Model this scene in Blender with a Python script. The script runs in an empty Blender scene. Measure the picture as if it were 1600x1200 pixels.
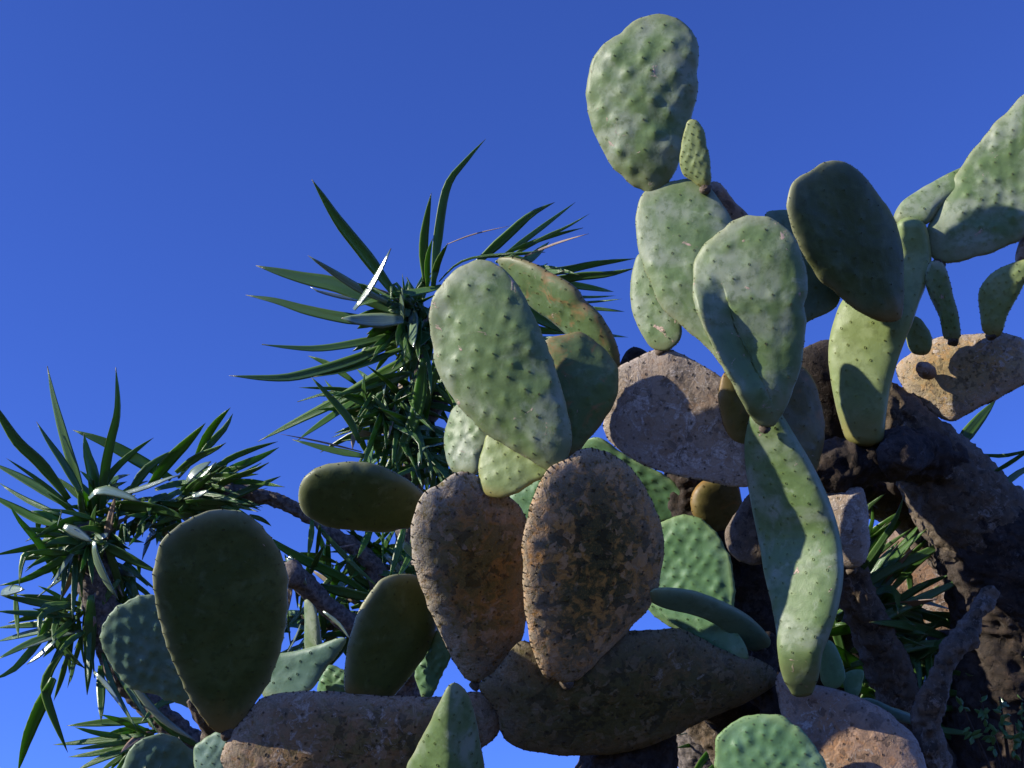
import bpy, math, random
import numpy as np
from mathutils import Vector, Matrix, noise as mnoise

random.seed(7); rng = np.random.default_rng(7)
SC = bpy.context.scene
COL = SC.collection
# ------------------------------------------------------------------ camera, sky, sun, exposure
FOV = math.radians(40); PITCH = math.radians(28); EYE = Vector((0, 0, 1.6))
FPX = 800 / math.tan(FOV / 2)
cam_d = bpy.data.cameras.new('camera'); cam = bpy.data.objects.new('camera', cam_d); COL.objects.link(cam)
cam_d.lens_unit = 'FOV'; cam_d.angle = FOV; cam_d.clip_start = 0.05; cam_d.clip_end = 2000
cam.location = EYE; cam.rotation_euler = (math.radians(90) + PITCH, 0, 0)
SC.camera = cam
SUN_EL = math.radians(22); SUN_AZ = math.radians(-108)       # azimuth from +Y, negative = to the left
sun_dir = Vector((math.sin(SUN_AZ) * math.cos(SUN_EL), math.cos(SUN_AZ) * math.cos(SUN_EL), math.sin(SUN_EL)))
w = bpy.data.worlds.new('World'); SC.world = w; w.use_nodes = True
nt = w.node_tree; nt.nodes.clear()
out = nt.nodes.new('ShaderNodeOutputWorld'); bg = nt.nodes.new('ShaderNodeBackground')
sky = nt.nodes.new('ShaderNodeTexSky'); sky.sky_type = 'NISHITA'; sky.sun_disc = False
sky.sun_elevation = SUN_EL; sky.sun_rotation = SUN_AZ; sky.altitude = 2500; sky.air_density = 0.6; sky.dust_density = 0.0; sky.ozone_density = 2.0
hs = nt.nodes.new('ShaderNodeHueSaturation'); hs.inputs['Hue'].default_value = 0.5; hs.inputs['Saturation'].default_value = 1.0; hs.inputs['Value'].default_value = 1.0
nt.links.new(sky.outputs[0], hs.inputs['Color']); tint = nt.nodes.new('ShaderNodeMix'); tint.data_type = 'RGBA'; tint.blend_type = 'MULTIPLY'; tint.inputs[0].default_value = 1
tint.inputs[7].default_value = (0.64, 0.90, 1.90, 1)
nt.links.new(hs.outputs[0], tint.inputs[6]); nt.links.new(tint.outputs[2], bg.inputs[0])
bg.inputs[1].default_value = 0.13
nt.links.new(bg.outputs[0], out.inputs[0])
sd = bpy.data.lights.new('sun', 'SUN'); sd.energy = 5.0; sd.angle = math.radians(0.5); sd.color = (1.0, 0.94, 0.82)
so = bpy.data.objects.new('sun', sd); COL.objects.link(so); so.location = (-6, 0, 8)
so.rotation_euler = (-sun_dir).to_track_quat('-Z', 'Y').to_euler()
SC.view_settings.view_transform = 'Standard'; SC.view_settings.look = 'None'
SC.view_settings.gamma = 1; SC.view_settings.exposure = 0.58; SC.view_settings.use_curve_mapping = False
SC.render.engine = 'CYCLES'

# ------------------------------------------------------------------ frames and helpers
cp, sp = math.cos(PITCH), math.sin(PITCH)
MC = np.array([[1, 0, 0], [0, -sp, cp], [0, cp, sp]]).T      # rows: x, y(up), z(forward) in world
EYEn = np.array(EYE)
def to_world(P):                       # P (n,3): right, up, forward
    return np.asarray(P, float) @ MC + EYEn
def ray(px, py):
    px = np.asarray(px, float); py = np.asarray(py, float)
    return np.stack([(px - 800) / FPX, -(py - 600) / FPX, np.ones_like(px)], -1)
def at(px, py, z):
    return to_world(ray(px, py) * np.asarray(z, float)[..., None] if np.ndim(z) else ray(px, py) * z)

def catmull(P, n, closed=False):
    P = np.asarray(P, float); m = len(P)
    if closed: idx = lambda i: P[i % m]
    else: idx = lambda i: P[min(max(i, 0), m - 1)]
    segs = m if closed else m - 1
    K = 12; out = []
    for i in range(segs):
        a, b, c, d = idx(i - 1), idx(i), idx(i + 1), idx(i + 2)
        for t in np.arange(K) / K:
            out.append(0.5 * ((2 * b) + (c - a) * t + (2 * a - 5 * b + 4 * c - d) * t * t + (-a + 3 * b - 3 * c + d) * t ** 3))
    out.append(idx(0) if closed else P[-1])
    out = np.array(out)
    L = np.concatenate([[0], np.cumsum(np.linalg.norm(np.diff(out[:, :2], axis=0), axis=1))])
    s = np.linspace(0, L[-1], n + 1)[:-1] if closed else np.linspace(0, L[-1], n)
    return np.stack([np.interp(s, L, out[:, k]) for k in range(out.shape[1])], -1)

_G = rng.normal(size=(24, 24, 24))
def vnoise(P):
    P = np.asarray(P, float); i = np.floor(P).astype(int); f = P - i; f = f * f * (3 - 2 * f); i %= 24; j = (i + 1) % 24
    def g(a, b, c): return _G[a, b, c]
    x0, y0, z0 = i.T; x1, y1, z1 = j.T; fx, fy, fz = f.T
    return ((g(x0,y0,z0)*(1-fx)+g(x1,y0,z0)*fx)*(1-fy)+(g(x0,y1,z0)*(1-fx)+g(x1,y1,z0)*fx)*fy)*(1-fz) + \
           ((g(x0,y0,z1)*(1-fx)+g(x1,y0,z1)*fx)*(1-fy)+(g(x0,y1,z1)*(1-fx)+g(x1,y1,z1)*fx)*fy)*fz
def fbm(P, o=3):
    r = 0; a = 1
    for k in range(o): r = r + a * vnoise(P * 2 ** k + 5.3 * k); a *= 0.5
    return r

def mesh_normals(V, F4):
    n = np.cross(V[F4[:, 2]] - V[F4[:, 0]], V[F4[:, 3]] - V[F4[:, 1]])
    N = np.zeros_like(V)
    for k in range(4): np.add.at(N, F4[:, k], n)
    return N / (np.linalg.norm(N, axis=1, keepdims=True) + 1e-12)

def link_mesh(name, V, F, mat, parent=None, attrs=None, origin=None, smooth=True):
    V = np.asarray(V, float)
    o = V.mean(0) if origin is None else np.asarray(origin, float)
    me = bpy.data.meshes.new(name)
    me.from_pydata((V - o).tolist(), [], [list(f) for f in F]); 
    if smooth: me.polygons.foreach_set('use_smooth', [True] * len(me.polygons))
    if attrs:
        for k, a in attrs.items():
            at_ = me.attributes.new(k, 'FLOAT', 'POINT'); at_.data.foreach_set('value', np.asarray(a, np.float32))
    me.materials.append(mat); me.update()
    ob = bpy.data.objects.new(name, me); COL.objects.link(ob)
    if parent is not None:
        ob.parent = parent
        po = np.array(parent.matrix_basis.translation)
        q = parent.parent
        while q is not None: po = po + np.array(q.matrix_basis.translation); q = q.parent
        ob.location = Vector((o - po).tolist())
    else: ob.location = Vector(o.tolist())
    return ob

def thing(name, label, cat, loc, group=None):
    o = bpy.data.objects.new(name, None); COL.objects.link(o); o.location = loc
    o.empty_display_size = 0.2
    o['label'] = label; o['category'] = cat
    if group: o['group'] = group
    return o

# ------------------------------------------------------------------ materials
class NB:
    def __init__(s, name):
        s.m = bpy.data.materials.new(name); s.m.use_nodes = True; s.t = s.m.node_tree; s.t.nodes.clear()
        s.out = s.n('ShaderNodeOutputMaterial')
    def n(s, ty, **kw):
        x = s.t.nodes.new(ty)
        for k, v in kw.items(): setattr(x, k, v)
        return x
    def l(s, a, b): s.t.links.new(a, b)
    def attr(s, nm): x = s.n('ShaderNodeAttribute'); x.attribute_name = nm; return x.outputs['Fac']
    def mix(s, f, a, b):
        x = s.n('ShaderNodeMix', data_type='RGBA')
        for sock, v in ((x.inputs[0], f), (x.inputs[6], a), (x.inputs[7], b)):
            if isinstance(v, bpy.types.NodeSocket): s.l(v, sock)
            elif isinstance(v, (int, float)): sock.default_value = v
            else: sock.default_value = (*v, 1)
        return x.outputs[2]
    def math(s, op, a, b=0.0, clamp=False):
        x = s.n('ShaderNodeMath', operation=op); x.use_clamp = clamp
        for sock, v in ((x.inputs[0], a), (x.inputs[1], b)):
            if isinstance(v, bpy.types.NodeSocket): s.l(v, sock)
            else: sock.default_value = v
        return x.outputs[0]
    def ramp(s, f, lo, hi):
        x = s.n('ShaderNodeMapRange'); x.interpolation_type = 'SMOOTHSTEP'
        s.l(f, x.inputs[0]); x.inputs[1].default_value = lo; x.inputs[2].default_value = hi
        return x.outputs[0]
    def coords(s):
        tc = s.n('ShaderNodeTexCoord'); oi = s.n('ShaderNodeObjectInfo')
        v = s.n('ShaderNodeVectorMath', operation='SCALE'); v.inputs[3].default_value = 20
        c = s.n('ShaderNodeCombineXYZ'); s.l(oi.outputs['Random'], c.inputs[0]); s.l(oi.outputs['Random'], c.inputs[1])
        s.l(c.outputs[0], v.inputs[0])
        a = s.n('ShaderNodeVectorMath', operation='ADD'); s.l(tc.outputs['Object'], a.inputs[0]); s.l(v.outputs[0], a.inputs[1])
        s.rand = oi.outputs['Random']; s.co = a.outputs[0]
        return s.co
    def noise(s, sc, det=3, rough=0.5, dist=0.0):
        x = s.n('ShaderNodeTexNoise'); s.l(s.co, x.inputs['Vector'])
        x.inputs['Scale'].default_value = sc; x.inputs['Detail'].default_value = det
        x.inputs['Roughness'].default_value = rough; x.inputs['Distortion'].default_value = dist
        return x.outputs['Fac']
    def voro(s, sc, feat='F1'):
        x = s.n('ShaderNodeTexVoronoi', feature=feat); s.l(s.co, x.inputs['Vector']); x.inputs['Scale'].default_value = sc
        return x.outputs['Distance']
    def bump(s, h, strength, dist):
        x = s.n('ShaderNodeBump'); s.l(h, x.inputs['Height']); x.inputs['Strength'].default_value = strength; x.inputs['Distance'].default_value = dist
        return x.outputs[0]
    def principled(s, col, rough=0.5, spec=0.5, normal=None):
        p = s.n('ShaderNodeBsdfPrincipled')
        if isinstance(col, bpy.types.NodeSocket): s.l(col, p.inputs['Base Color'])
        else: p.inputs['Base Color'].default_value = (*col, 1)
        if isinstance(rough, bpy.types.NodeSocket): s.l(rough, p.inputs['Roughness'])
        else: p.inputs['Roughness'].default_value = rough
        p.inputs['Specular IOR Level'].default_value = spec
        if normal is not None: s.l(normal, p.inputs['Normal'])
        return p

def mat_green(name, wax, green, rimc, basec, scab=(0.45, 0.30, 0.22), scab_lo=0.63, rust=None, wax_lo=0.43):
    b = NB(name); b.coords()
    n1 = b.noise(9, 3, 0.55, 0.6); n2 = b.noise(60, 4, 0.6); n3 = b.noise(26, 4, 0.6, 0.4); n4 = b.noise(340, 2)
    c = b.mix(b.ramp(n1, wax_lo, wax_lo + 0.24), green, wax)
    dark = tuple(x * 0.72 for x in green)
    c = b.mix(b.math('MULTIPLY', b.ramp(n2, 0.48, 0.66), 0.6), c, dark)
    pale = tuple(min(1, x * 1.25 + 0.03) for x in wax)
    c = b.mix(b.math('MULTIPLY', b.ramp(n3, 0.56, 0.72), 0.4), c, pale)
    c = b.mix(b.math('MULTIPLY', b.attr('areo'), 0.55), c, tuple(x * y for x, y in zip(green, (1.35, 1.25, 0.8))))
    if rust: 
        n6 = b.noise(22, 5, 0.62, 0.9)
        c = b.mix(b.math('MULTIPLY', b.ramp(n6, 0.52, 0.70), 0.8), c, rust)
    # scars: corky scabs
    n5 = b.noise(17, 6, 0.72, 1.2)
    sc = b.math('MULTIPLY', b.ramp(n5, scab_lo, scab_lo + 0.035), b.ramp(b.noise(90, 3), 0.36, 0.52))
    c = b.mix(sc, c, scab)
    rim = b.math('POWER', b.attr('rim'), 14.0)
    c = b.mix(b.math('MULTIPLY', rim, b.math('ADD', b.math('MULTIPLY', b.noise(14, 3), 1.3), -0.1, True)), c, rimc)
    bs = b.ramp(b.math('ADD', b.attr('along'), b.math('MULTIPLY', b.noise(30, 4), 0.14)), 0.26, 0.07)
    c = b.mix(b.math('MULTIPLY', bs, 0.75), c, basec)
    h = b.math('ADD', b.math('MULTIPLY', n2, 0.6), b.math('ADD', b.math('MULTIPLY', n4, 0.18), b.math('MULTIPLY', sc, 0.7)))
    nr = b.bump(h, 0.5, 0.0025)
    p = b.principled(c, b.math('ADD', b.math('MULTIPLY', n3, 0.22), 0.38), 0.32, nr)
    b.l(p.outputs[0], b.out.inputs[0]); return b.m

def mat_cork(name, olive, rust, pale, pale_lo=0.5, rust_lo=0.45, crack=0.8, scale=1.0, rough=0.75, palerim=0.8):
    b = NB(name); b.coords()
    n1 = b.noise(30 * scale, 6, 0.68, 0.8); n2 = b.noise(62 * scale, 6, 0.72, 0.5); n3 = b.noise(38 * scale, 7, 0.75, 1.0); n0 = b.noise(7 * scale, 3, 0.5); n4 = b.noise(260 * scale, 3, 0.7)
    vo = b.voro(115 * scale); vs = b.voro(30 * scale, 'DISTANCE_TO_EDGE')
    c = b.mix(b.ramp(b.math('ADD', n1, b.math('MULTIPLY', b.math('SUBTRACT', n0, 0.5), 0.4)), rust_lo - 0.02, rust_lo + 0.12), olive, rust)
    c = b.mix(b.math('MULTIPLY', b.ramp(n2, 0.44, 0.66), 0.6), c, tuple(x * 0.5 for x in olive))
    c = b.mix(b.math('MULTIPLY', b.ramp(n4, 0.5, 0.68), 0.18), c, tuple(x * 1.9 for x in rust))
    n3 = b.math('ADD', n3, b.math('MULTIPLY', b.math('SUBTRACT', n0, 0.5), 0.5))
    dv = b.n('ShaderNodeTexNoise'); b.l(b.co, dv.inputs['Vector']); dv.inputs['Scale'].default_value = 50 * scale; dv.inputs['Detail'].default_value = 3
    dm = b.n('ShaderNodeVectorMath', operation='MULTIPLY_ADD'); b.l(dv.outputs['Color'], dm.inputs[0]); dm.inputs[1].default_value = (0.03, 0.03, 0.03); b.l(b.co, dm.inputs[2])
    fv = b.n('ShaderNodeTexVoronoi'); b.l(dm.outputs[0], fv.inputs['Vector']); fv.inputs['Scale'].default_value = 62 * scale
    fr = b.n('ShaderNodeSeparateColor'); b.l(fv.outputs['Color'], fr.inputs[0])
    gate = b.ramp(b.noise(16 * scale, 4, 0.6, 0.6), 0.47, 0.56)
    fl_p = b.math('MULTIPLY', b.ramp(fr.outputs[0], 0.70, 0.74), gate)
    fl_d = b.math('MULTIPLY', b.ramp(fr.outputs[1], 0.60, 0.64), b.ramp(b.noise(20 * scale, 4, 0.6, 0.6), 0.46, 0.54))
    c = b.mix(b.math('MULTIPLY', fl_d, 0.75), c, tuple(x * 0.35 for x in olive))
    c = b.mix(b.math('MULTIPLY', fl_p, 0.6), c, tuple(0.7 * x + 0.3 * y for x, y in zip(rust, pale)))
    pl = b.ramp(n3, pale_lo, pale_lo + 0.09)
    # older rims and bases carry the pale scaly bark
    edge = b.math('MULTIPLY', b.math('POWER', b.attr('rim'), 3.5), b.ramp(n2, 0.34, 0.5))
    pl = b.math('MAXIMUM', pl, b.math('MULTIPLY', edge, palerim))
    ar_ = b.attr('areo'); ring = b.math('MULTIPLY', b.math('MULTIPLY', b.ramp(ar_, 0.06, 0.3), b.ramp(ar_, 0.85, 0.6)), b.ramp(n2, 0.38, 0.5))
    pl = b.math('MAXIMUM', pl, b.math('MULTIPLY', b.math('MULTIPLY', ring, b.ramp(n0, 0.5, 0.62)), 0.25))
    pale2 = b.mix(b.ramp(n4, 0.4, 0.62), pale, tuple(x * 0.62 for x in pale))
    c = b.mix(b.math('MULTIPLY', pl, 0.88), c, pale2)
    c = b.mix(b.math('MULTIPLY', b.ramp(ar_, 0.75, 0.9), 0.8), c, tuple(x * 0.2 for x in olive))
    dots = b.ramp(vo, 0.22, 0.10)
    c = b.mix(b.math('MULTIPLY', dots, 0.3), c, tuple(x * 0.25 for x in rust))
    h = b.math('ADD', b.math('MULTIPLY', n2, 1.0), b.math('ADD', b.math('MULTIPLY', n4, 0.5), b.math('MULTIPLY', pl, 0.5)))
    h = b.math('ADD', h, b.math('MULTIPLY', b.ramp(vs, 0.0, 0.12), crack * 0.25))
    h = b.math('ADD', h, b.math('MULTIPLY', b.math('SUBTRACT', fl_p, fl_d), 0.7))
    nr = b.bump(h, 0.7, 0.003)
    p = b.principled(c, rough, 0.25, nr)
    b.l(p.outputs[0], b.out.inputs[0]); return b.m

def mat_leaf(name, top, trans, tr=0.35, rough=0.32, edge=(0.30, 0.36, 0.14), spec=0.5, streak=0.5, bstr=0.6):
    b = NB(name); b.coords()
    ac = b.attr('across'); al = b.attr('along')
    cv = b.n('ShaderNodeCombineXYZ'); b.l(b.math('MULTIPLY', ac, 9.0), cv.inputs[0]); b.l(b.math('MULTIPLY', al, 1.2), cv.inputs[1]); b.l(b.math('MULTIPLY', b.rand, 50.0), cv.inputs[2])
    nz = b.n('ShaderNodeTexNoise'); b.l(cv.outputs[0], nz.inputs['Vector']); nz.inputs['Scale'].default_value = 1.0; nz.inputs['Detail'].default_value = 3
    st = nz.outputs['Fac']
    c = b.mix(b.math('MULTIPLY', b.ramp(st, 0.4, 0.65), streak), top, tuple(x * 1.6 + 0.01 for x in top))
    c = b.mix(b.math('MULTIPLY', b.rand, 0.55), c, tuple(x * y for x, y in zip(top, (1.5, 1.25, 1.9))))
    ed = b.ramp(b.math('ABSOLUTE', ac), 0.86, 1.0)
    c = b.mix(b.math('MULTIPLY', ed, 0.6), c, edge)
    tip = b.ramp(al, 0.93, 1.0)
    c = b.mix(b.math('MULTIPLY', tip, 0.8), c, (0.16, 0.10, 0.05))
    nr = b.bump(st, bstr, 0.002)
    p = b.principled(c, rough, spec, nr)
    t = b.n('ShaderNodeBsdfTranslucent'); b.l(b.mix(b.math('MULTIPLY', b.ramp(st, 0.3, 0.7), 0.5), trans, tuple(x * 0.6 for x in trans)), t.inputs[0])
    m = b.n('ShaderNodeMixShader'); m.inputs[0].default_value = tr
    b.l(p.outputs[0], m.inputs[1]); b.l(t.outputs[0], m.inputs[2]); b.l(m.outputs[0], b.out.inputs[0]); return b.m

def mat_simple(name, col, rough=0.7, var=0.4, sc=40, bs=0.6):
    b = NB(name); b.coords(); n = b.noise(sc, 5, 0.65)
    c = b.mix(b.ramp(n, 0.35, 0.65), tuple(x * (1 - var) for x in col), tuple(min(1, x * (1 + var)) for x in col))
    p = b.principled(c, rough, 0.3, b.bump(n, bs, 0.004)); b.l(p.outputs[0], b.out.inputs[0]); return b.m

M = {}
M['wax'] = mat_green('waxy_pad', (0.222, 0.258, 0.162), (0.105, 0.162, 0.050), (0.27, 0.27, 0.15), (0.15, 0.17, 0.07))
M['yellow'] = mat_green('yellow_green_pad', (0.21, 0.26, 0.105), (0.165, 0.215, 0.068), (0.29, 0.28, 0.09), (0.22, 0.18, 0.05), scab_lo=0.74)
M['blue'] = mat_green('blue_green_pad', (0.125, 0.20, 0.15), (0.085, 0.155, 0.10), (0.26, 0.31, 0.15), (0.13, 0.16, 0.07), scab_lo=0.8)
M['fresh'] = mat_green('fresh_pad', (0.135, 0.235, 0.125), (0.085, 0.175, 0.07), (0.22, 0.30, 0.12), (0.13, 0.17, 0.07), scab_lo=0.8)
M['shade_dark'] = mat_green('shade_dark_pad', (0.075, 0.094, 0.022), (0.048, 0.066, 0.012), (0.34, 0.33, 0.18), (0.20, 0.12, 0.03), scab_lo=0.70, rust=None)  # pads turned from the sun: shade painted as darker green, lit edge as pale rim
M['rusty'] = mat_green('rust_spotted_pad', (0.15, 0.20, 0.09), (0.095, 0.145, 0.045), (0.24, 0.15, 0.07), (0.2, 0.13, 0.05), scab_lo=0.66, rust=(0.27, 0.14, 0.05), wax_lo=0.5)
M['amber'] = mat_green('amber_pad', (0.14, 0.115, 0.035), (0.10, 0.085, 0.02), (0.30, 0.16, 0.05), (0.12, 0.07, 0.03), scab_lo=0.64, rust=(0.24, 0.12, 0.03))
M['cork'] = mat_cork('corky_pad', (0.115, 0.088, 0.020), (0.235, 0.125, 0.028), (0.52, 0.45, 0.34), 0.66, 0.47)
M['cork_orange'] = mat_cork('orange_corky_pad', (0.080, 0.062, 0.014), (0.42, 0.19, 0.035), (0.56, 0.43, 0.28), 0.76, 0.49, palerim=0.65)
M['cork_dark'] = mat_cork('dark_corky_arm', (0.075, 0.060, 0.013), (0.13, 0.080, 0.022), (0.27, 0.215, 0.13), 0.62, 0.50, palerim=0.6)
M['cork_pale'] = mat_cork('pale_corky_pad', (0.29, 0.215, 0.145), (0.25, 0.16, 0.09), (0.50, 0.42, 0.34), 0.50, 0.52)
M['cork_gold'] = mat_cork('golden_scaly_pad', (0.27, 0.20, 0.09), (0.36, 0.21, 0.07), (0.50, 0.42, 0.34), 0.52, 0.46, crack=0.7, scale=1.5)
M['cork_arm'] = mat_cork('scaly_arm', (0.15, 0.105, 0.030), (0.22, 0.12, 0.045), (0.42, 0.33, 0.23), 0.56, 0.44)
M['cork_pink'] = mat_cork('pinkish_bark', (0.25, 0.155, 0.09), (0.30, 0.155, 0.07), (0.46, 0.38, 0.30), 0.54, 0.5)
M['bark'] = mat_cork('shade_dark_bark', (0.026, 0.019, 0.014), (0.045, 0.03, 0.02), (0.10, 0.08, 0.065), 0.58, 0.48, crack=0.35, scale=1.3, rough=0.9)  # bark colour taken near black to stand in for deep shade
M['bark_grey'] = mat_cork('grey_bark', (0.078, 0.057, 0.036), (0.115, 0.078, 0.045), (0.25, 0.20, 0.15), 0.57, 0.5, crack=0.3, scale=1.2, rough=0.9)
M['yuccabark'] = mat_simple('yucca_bark', (0.115, 0.095, 0.078), 0.85, 0.5, 70, 1.0)
M['areole'] = mat_simple('areole_felt', (0.20, 0.145, 0.09), 0.9, 0.3, 300)
M['areole_dark'] = mat_simple('old_areole', (0.045, 0.032, 0.022), 0.9, 0.3, 300)
M['spine'] = mat_simple('spine', (0.6, 0.58, 0.45), 0.6, 0.1)
M['leaf'] = mat_leaf('yucca_leaf', (0.052, 0.120, 0.024), (0.20, 0.42, 0.03), 0.28, 0.30)
M['leaf_lime'] = mat_leaf('lime_yucca_leaf', (0.06, 0.14, 0.02), (0.24, 0.50, 0.04), 0.42, 0.34)  # brighter, more translucent variant of the plain leaf
M['leaf_shine'] = mat_leaf('glint_yucca_leaf', (0.11, 0.16, 0.09), (0.20, 0.36, 0.06), 0.08, 0.20, spec=1.0, streak=0.9, bstr=0.25)  # paler base and extra gloss help paint the sun glints
M['leaf_dead'] = mat_leaf('dry_yucca_leaf', (0.26, 0.20, 0.13), (0.36, 0.27, 0.14), 0.2, 0.5, edge=(0.4, 0.3, 0.2))
M['shrub'] = mat_leaf('shrub_leaf', (0.06, 0.14, 0.03), (0.2, 0.42, 0.05), 0.35, 0.4)
M['soil'] = mat_simple('shade_dark_ground', (0.05, 0.042, 0.026), 0.95, 0.4, 1.3, 1.0)  # unseen ground, darkened for litter and shade to weaken its bounce light

# ------------------------------------------------------------------ cactus pads
def surf(px, py, cx, cy, d, yaw, pitch, extra=None):
    n = np.array([-math.tan(math.radians(yaw)), math.tan(math.radians(pitch)), -1.0])
    r = ray(px, py); c = ray(cx, cy) * d
    z = float(n @ c) / (r @ n)
    if extra is not None: z = z + extra((px - cx) / 100.0, (py - cy) / 100.0)
    return r * z[..., None]

def add_areoles(pad, base, V, N, pix, front, spacing, axis, h, r, ao, spines, skip_rim, rimv):
    """choose areole vertices on a hexagonal lattice for both faces"""
    ux = np.array([-axis[1], axis[0]]); lo = pix @ ux; la = pix @ axis
    ids = []
    for sel in (front, ~front):
        idx = np.where(sel & (rimv < skip_rim))[0]
        if len(idx) == 0: continue
        a = pix[idx] @ ux; b_ = pix[idx] @ axis
        off = rng.random(2) * spacing; row = 0; y = b_.min() + off[0] * 0.5
        while y < b_.max():
            x = a.min() + (0.5 * spacing if row % 2 else 0) + off[1] * 0.6 - spacing
            while x < a.max():
                q = np.array([x + rng.normal() * spacing * 0.11, y + rng.normal() * spacing * 0.09])
                dd = (a - q[0]) ** 2 + (b_ - q[1]) ** 2; k = dd.argmin()
                if dd[k] < 20 and rng.random() > 0.06: ids.append(idx[k])
                x += spacing
            y += spacing * 0.62; row += 1
    # along the rim
    rimi = np.where(rimv > 0.985)[0]
    if len(rimi):
        step = max(1, int(spacing * 0.75 / (np.linalg.norm(pix[rimi[0]] - pix[rimi[1]]) + 1e-6)))
        ids += [q for q in rimi[::step] if rng.random() < 0.6]
    return sorted(set(ids))

def finish(parent, name, V, F, pix, front, rimv, along, axis, mat, sp_px, bump_h, bump_r, und, rough, ao='areole', ar=0.0022, spines=0.0, label=None, skip=0.93, ridge=0.0):
    F4 = np.array(F); N = mesh_normals(V, F4)
    ctr = V.mean(0)
    if ((V - ctr) * N).sum() < 0: F4 = F4[:, ::-1]; N = -N
    seed = rng.random(3) * 20
    rimf = 1 - 0.75 * np.clip((rimv - 0.8) / 0.2, 0, 1)
    disp = und * fbm(V * 9 + seed, 2) * 0.5 * rimf + 0.06 * und * fbm(V * 50 + seed, 2)
    if ridge:
        f1 = 1 - np.abs(fbm(V * 22 + seed, 3)) * 1.1; f2 = 1 - np.abs(fbm(V * np.array([60, 34, 60]) + seed, 2))
        disp = disp + ridge * (0.6 * f1 + 0.35 * f2 - 0.5)
    if rough: disp = disp + rough * fbm(V * 70 + seed, 3) * 0.6 + rough * 0.7 * fbm(V * 26 + seed, 2)
    ids = add_areoles(None, None, V, N, pix, front, sp_px, axis, bump_h, bump_r, ao, spines, skip, rimv) if sp_px else []
    areo = np.zeros(len(V))
    jt = rng.random(len(ids)) * 0.7 + 0.65
    for i, jj in zip(ids, jt):
        d2 = ((V - V[i]) ** 2).sum(1)
        same = (N @ N[i]) > 0.0
        g = np.exp(-d2 / bump_r ** 2) * same
        disp = disp + jj * bump_h * g * rimf[i]
        areo = np.maximum(areo, np.exp(-d2 / (bump_r * 0.45) ** 2) * same)
    V2 = V + N * disp[:, None]
    W = to_world(V2)
    ob = link_mesh(name, W, F4.tolist(), mat, parent, {'rim': rimv, 'along': along, 'areo': areo})
    if label: ob['label'] = label
    if ids and ar > 0:
        NW = mesh_normals(W, F4)
        vs, fs = [], []
        for i in ids:
            p = W[i]; n = NW[i]; t = np.cross(n, [0.3, 0.5, 0.8]); t /= np.linalg.norm(t); u = np.cross(n, t)
            a = ar * rng.uniform(0.5, 1.35) * (0.65 if rimv[i] > 0.97 else 1); b0 = len(vs)
            for k in range(6):
                c, s = math.cos(k * 1.0472), math.sin(k * 1.0472); vs.append(p + (t * c + u * s * 1.25) * a - n * 0.0008)
            for k in range(6):
                c, s = math.cos(k * 1.0472), math.sin(k * 1.0472); vs.append(p + (t * c + u * s * 1.25) * a * 0.6 + n * a * 0.7)
            vs.append(p + n * a * 0.95)
            for k in range(6):
                m_ = (k + 1) % 6
                fs.append([b0 + k, b0 + m_, b0 + 6 + m_, b0 + 6 + k]); fs.append([b0 + 6 + k, b0 + 6 + m_, b0 + 12])
        a_ = link_mesh('areole', vs, fs, M[ao], ob); a_['kind'] = 'stuff'
        if spines > 0:
            vs, fs = [], []
            for i in ids:
                for q in range(2):
                    p = W[i]; n = NW[i] + rng.normal(size=3) * 0.45 + np.array([0, 0, 0.2]); n /= np.linalg.norm(n)
                    t = np.cross(n, [0.3, 0.5, 0.8]); t /= np.linalg.norm(t); u = np.cross(n, t); b0 = len(vs)
                    for k in range(3): vs.append(p + (t * math.cos(k * 2.094) + u * math.sin(k * 2.094)) * 0.0007)
                    vs.append(p + n * spines * rng.uniform(0.5, 1.2))
                    for k in range(3): fs.append([b0 + k, b0 + (k + 1) % 3, b0 + 3])
            s_ = link_mesh('spine', vs, fs, M['spine'], ob); s_['kind'] = 'stuff'
    return ob

STY = {  # style: half thickness, profile exponent, spacing px, bump height, bump radius, undulation, roughness, areole mat, areole size
 'smooth': dict(T=0.013, a=3.2, sp=37, bh=0.0030, br=0.0105, un=0.004, ro=0.0, ao='areole', ar=0.0016),
 'bumpy':  dict(T=0.012, a=3.0, sp=22, bh=0.0044, br=0.010, un=0.004, ro=0.0, ao='areole', ar=0.0012),
 'flat':   dict(T=0.011, a=3.6, sp=33, bh=0.0014, br=0.008, un=0.0025, ro=0.0, ao='areole_dark', ar=0.0019),
 'thick':  dict(T=0.026, a=4.2, sp=36, bh=0.0010, br=0.008, un=0.006, ro=0.0, ao='areole_dark', ar=0.0016),
 'cork':   dict(T=0.034, a=2.3, sp=30, bh=0.0008, br=0.014, un=0.004, ro=0.0006, ao='areole_dark', ar=0.0026),
 'arm':    dict(T=0.038, a=2.1, sp=34, bh=0.0008, br=0.015, un=0.006, ro=0.0008, ao='areole_dark', ar=0.0028),
}
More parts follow.
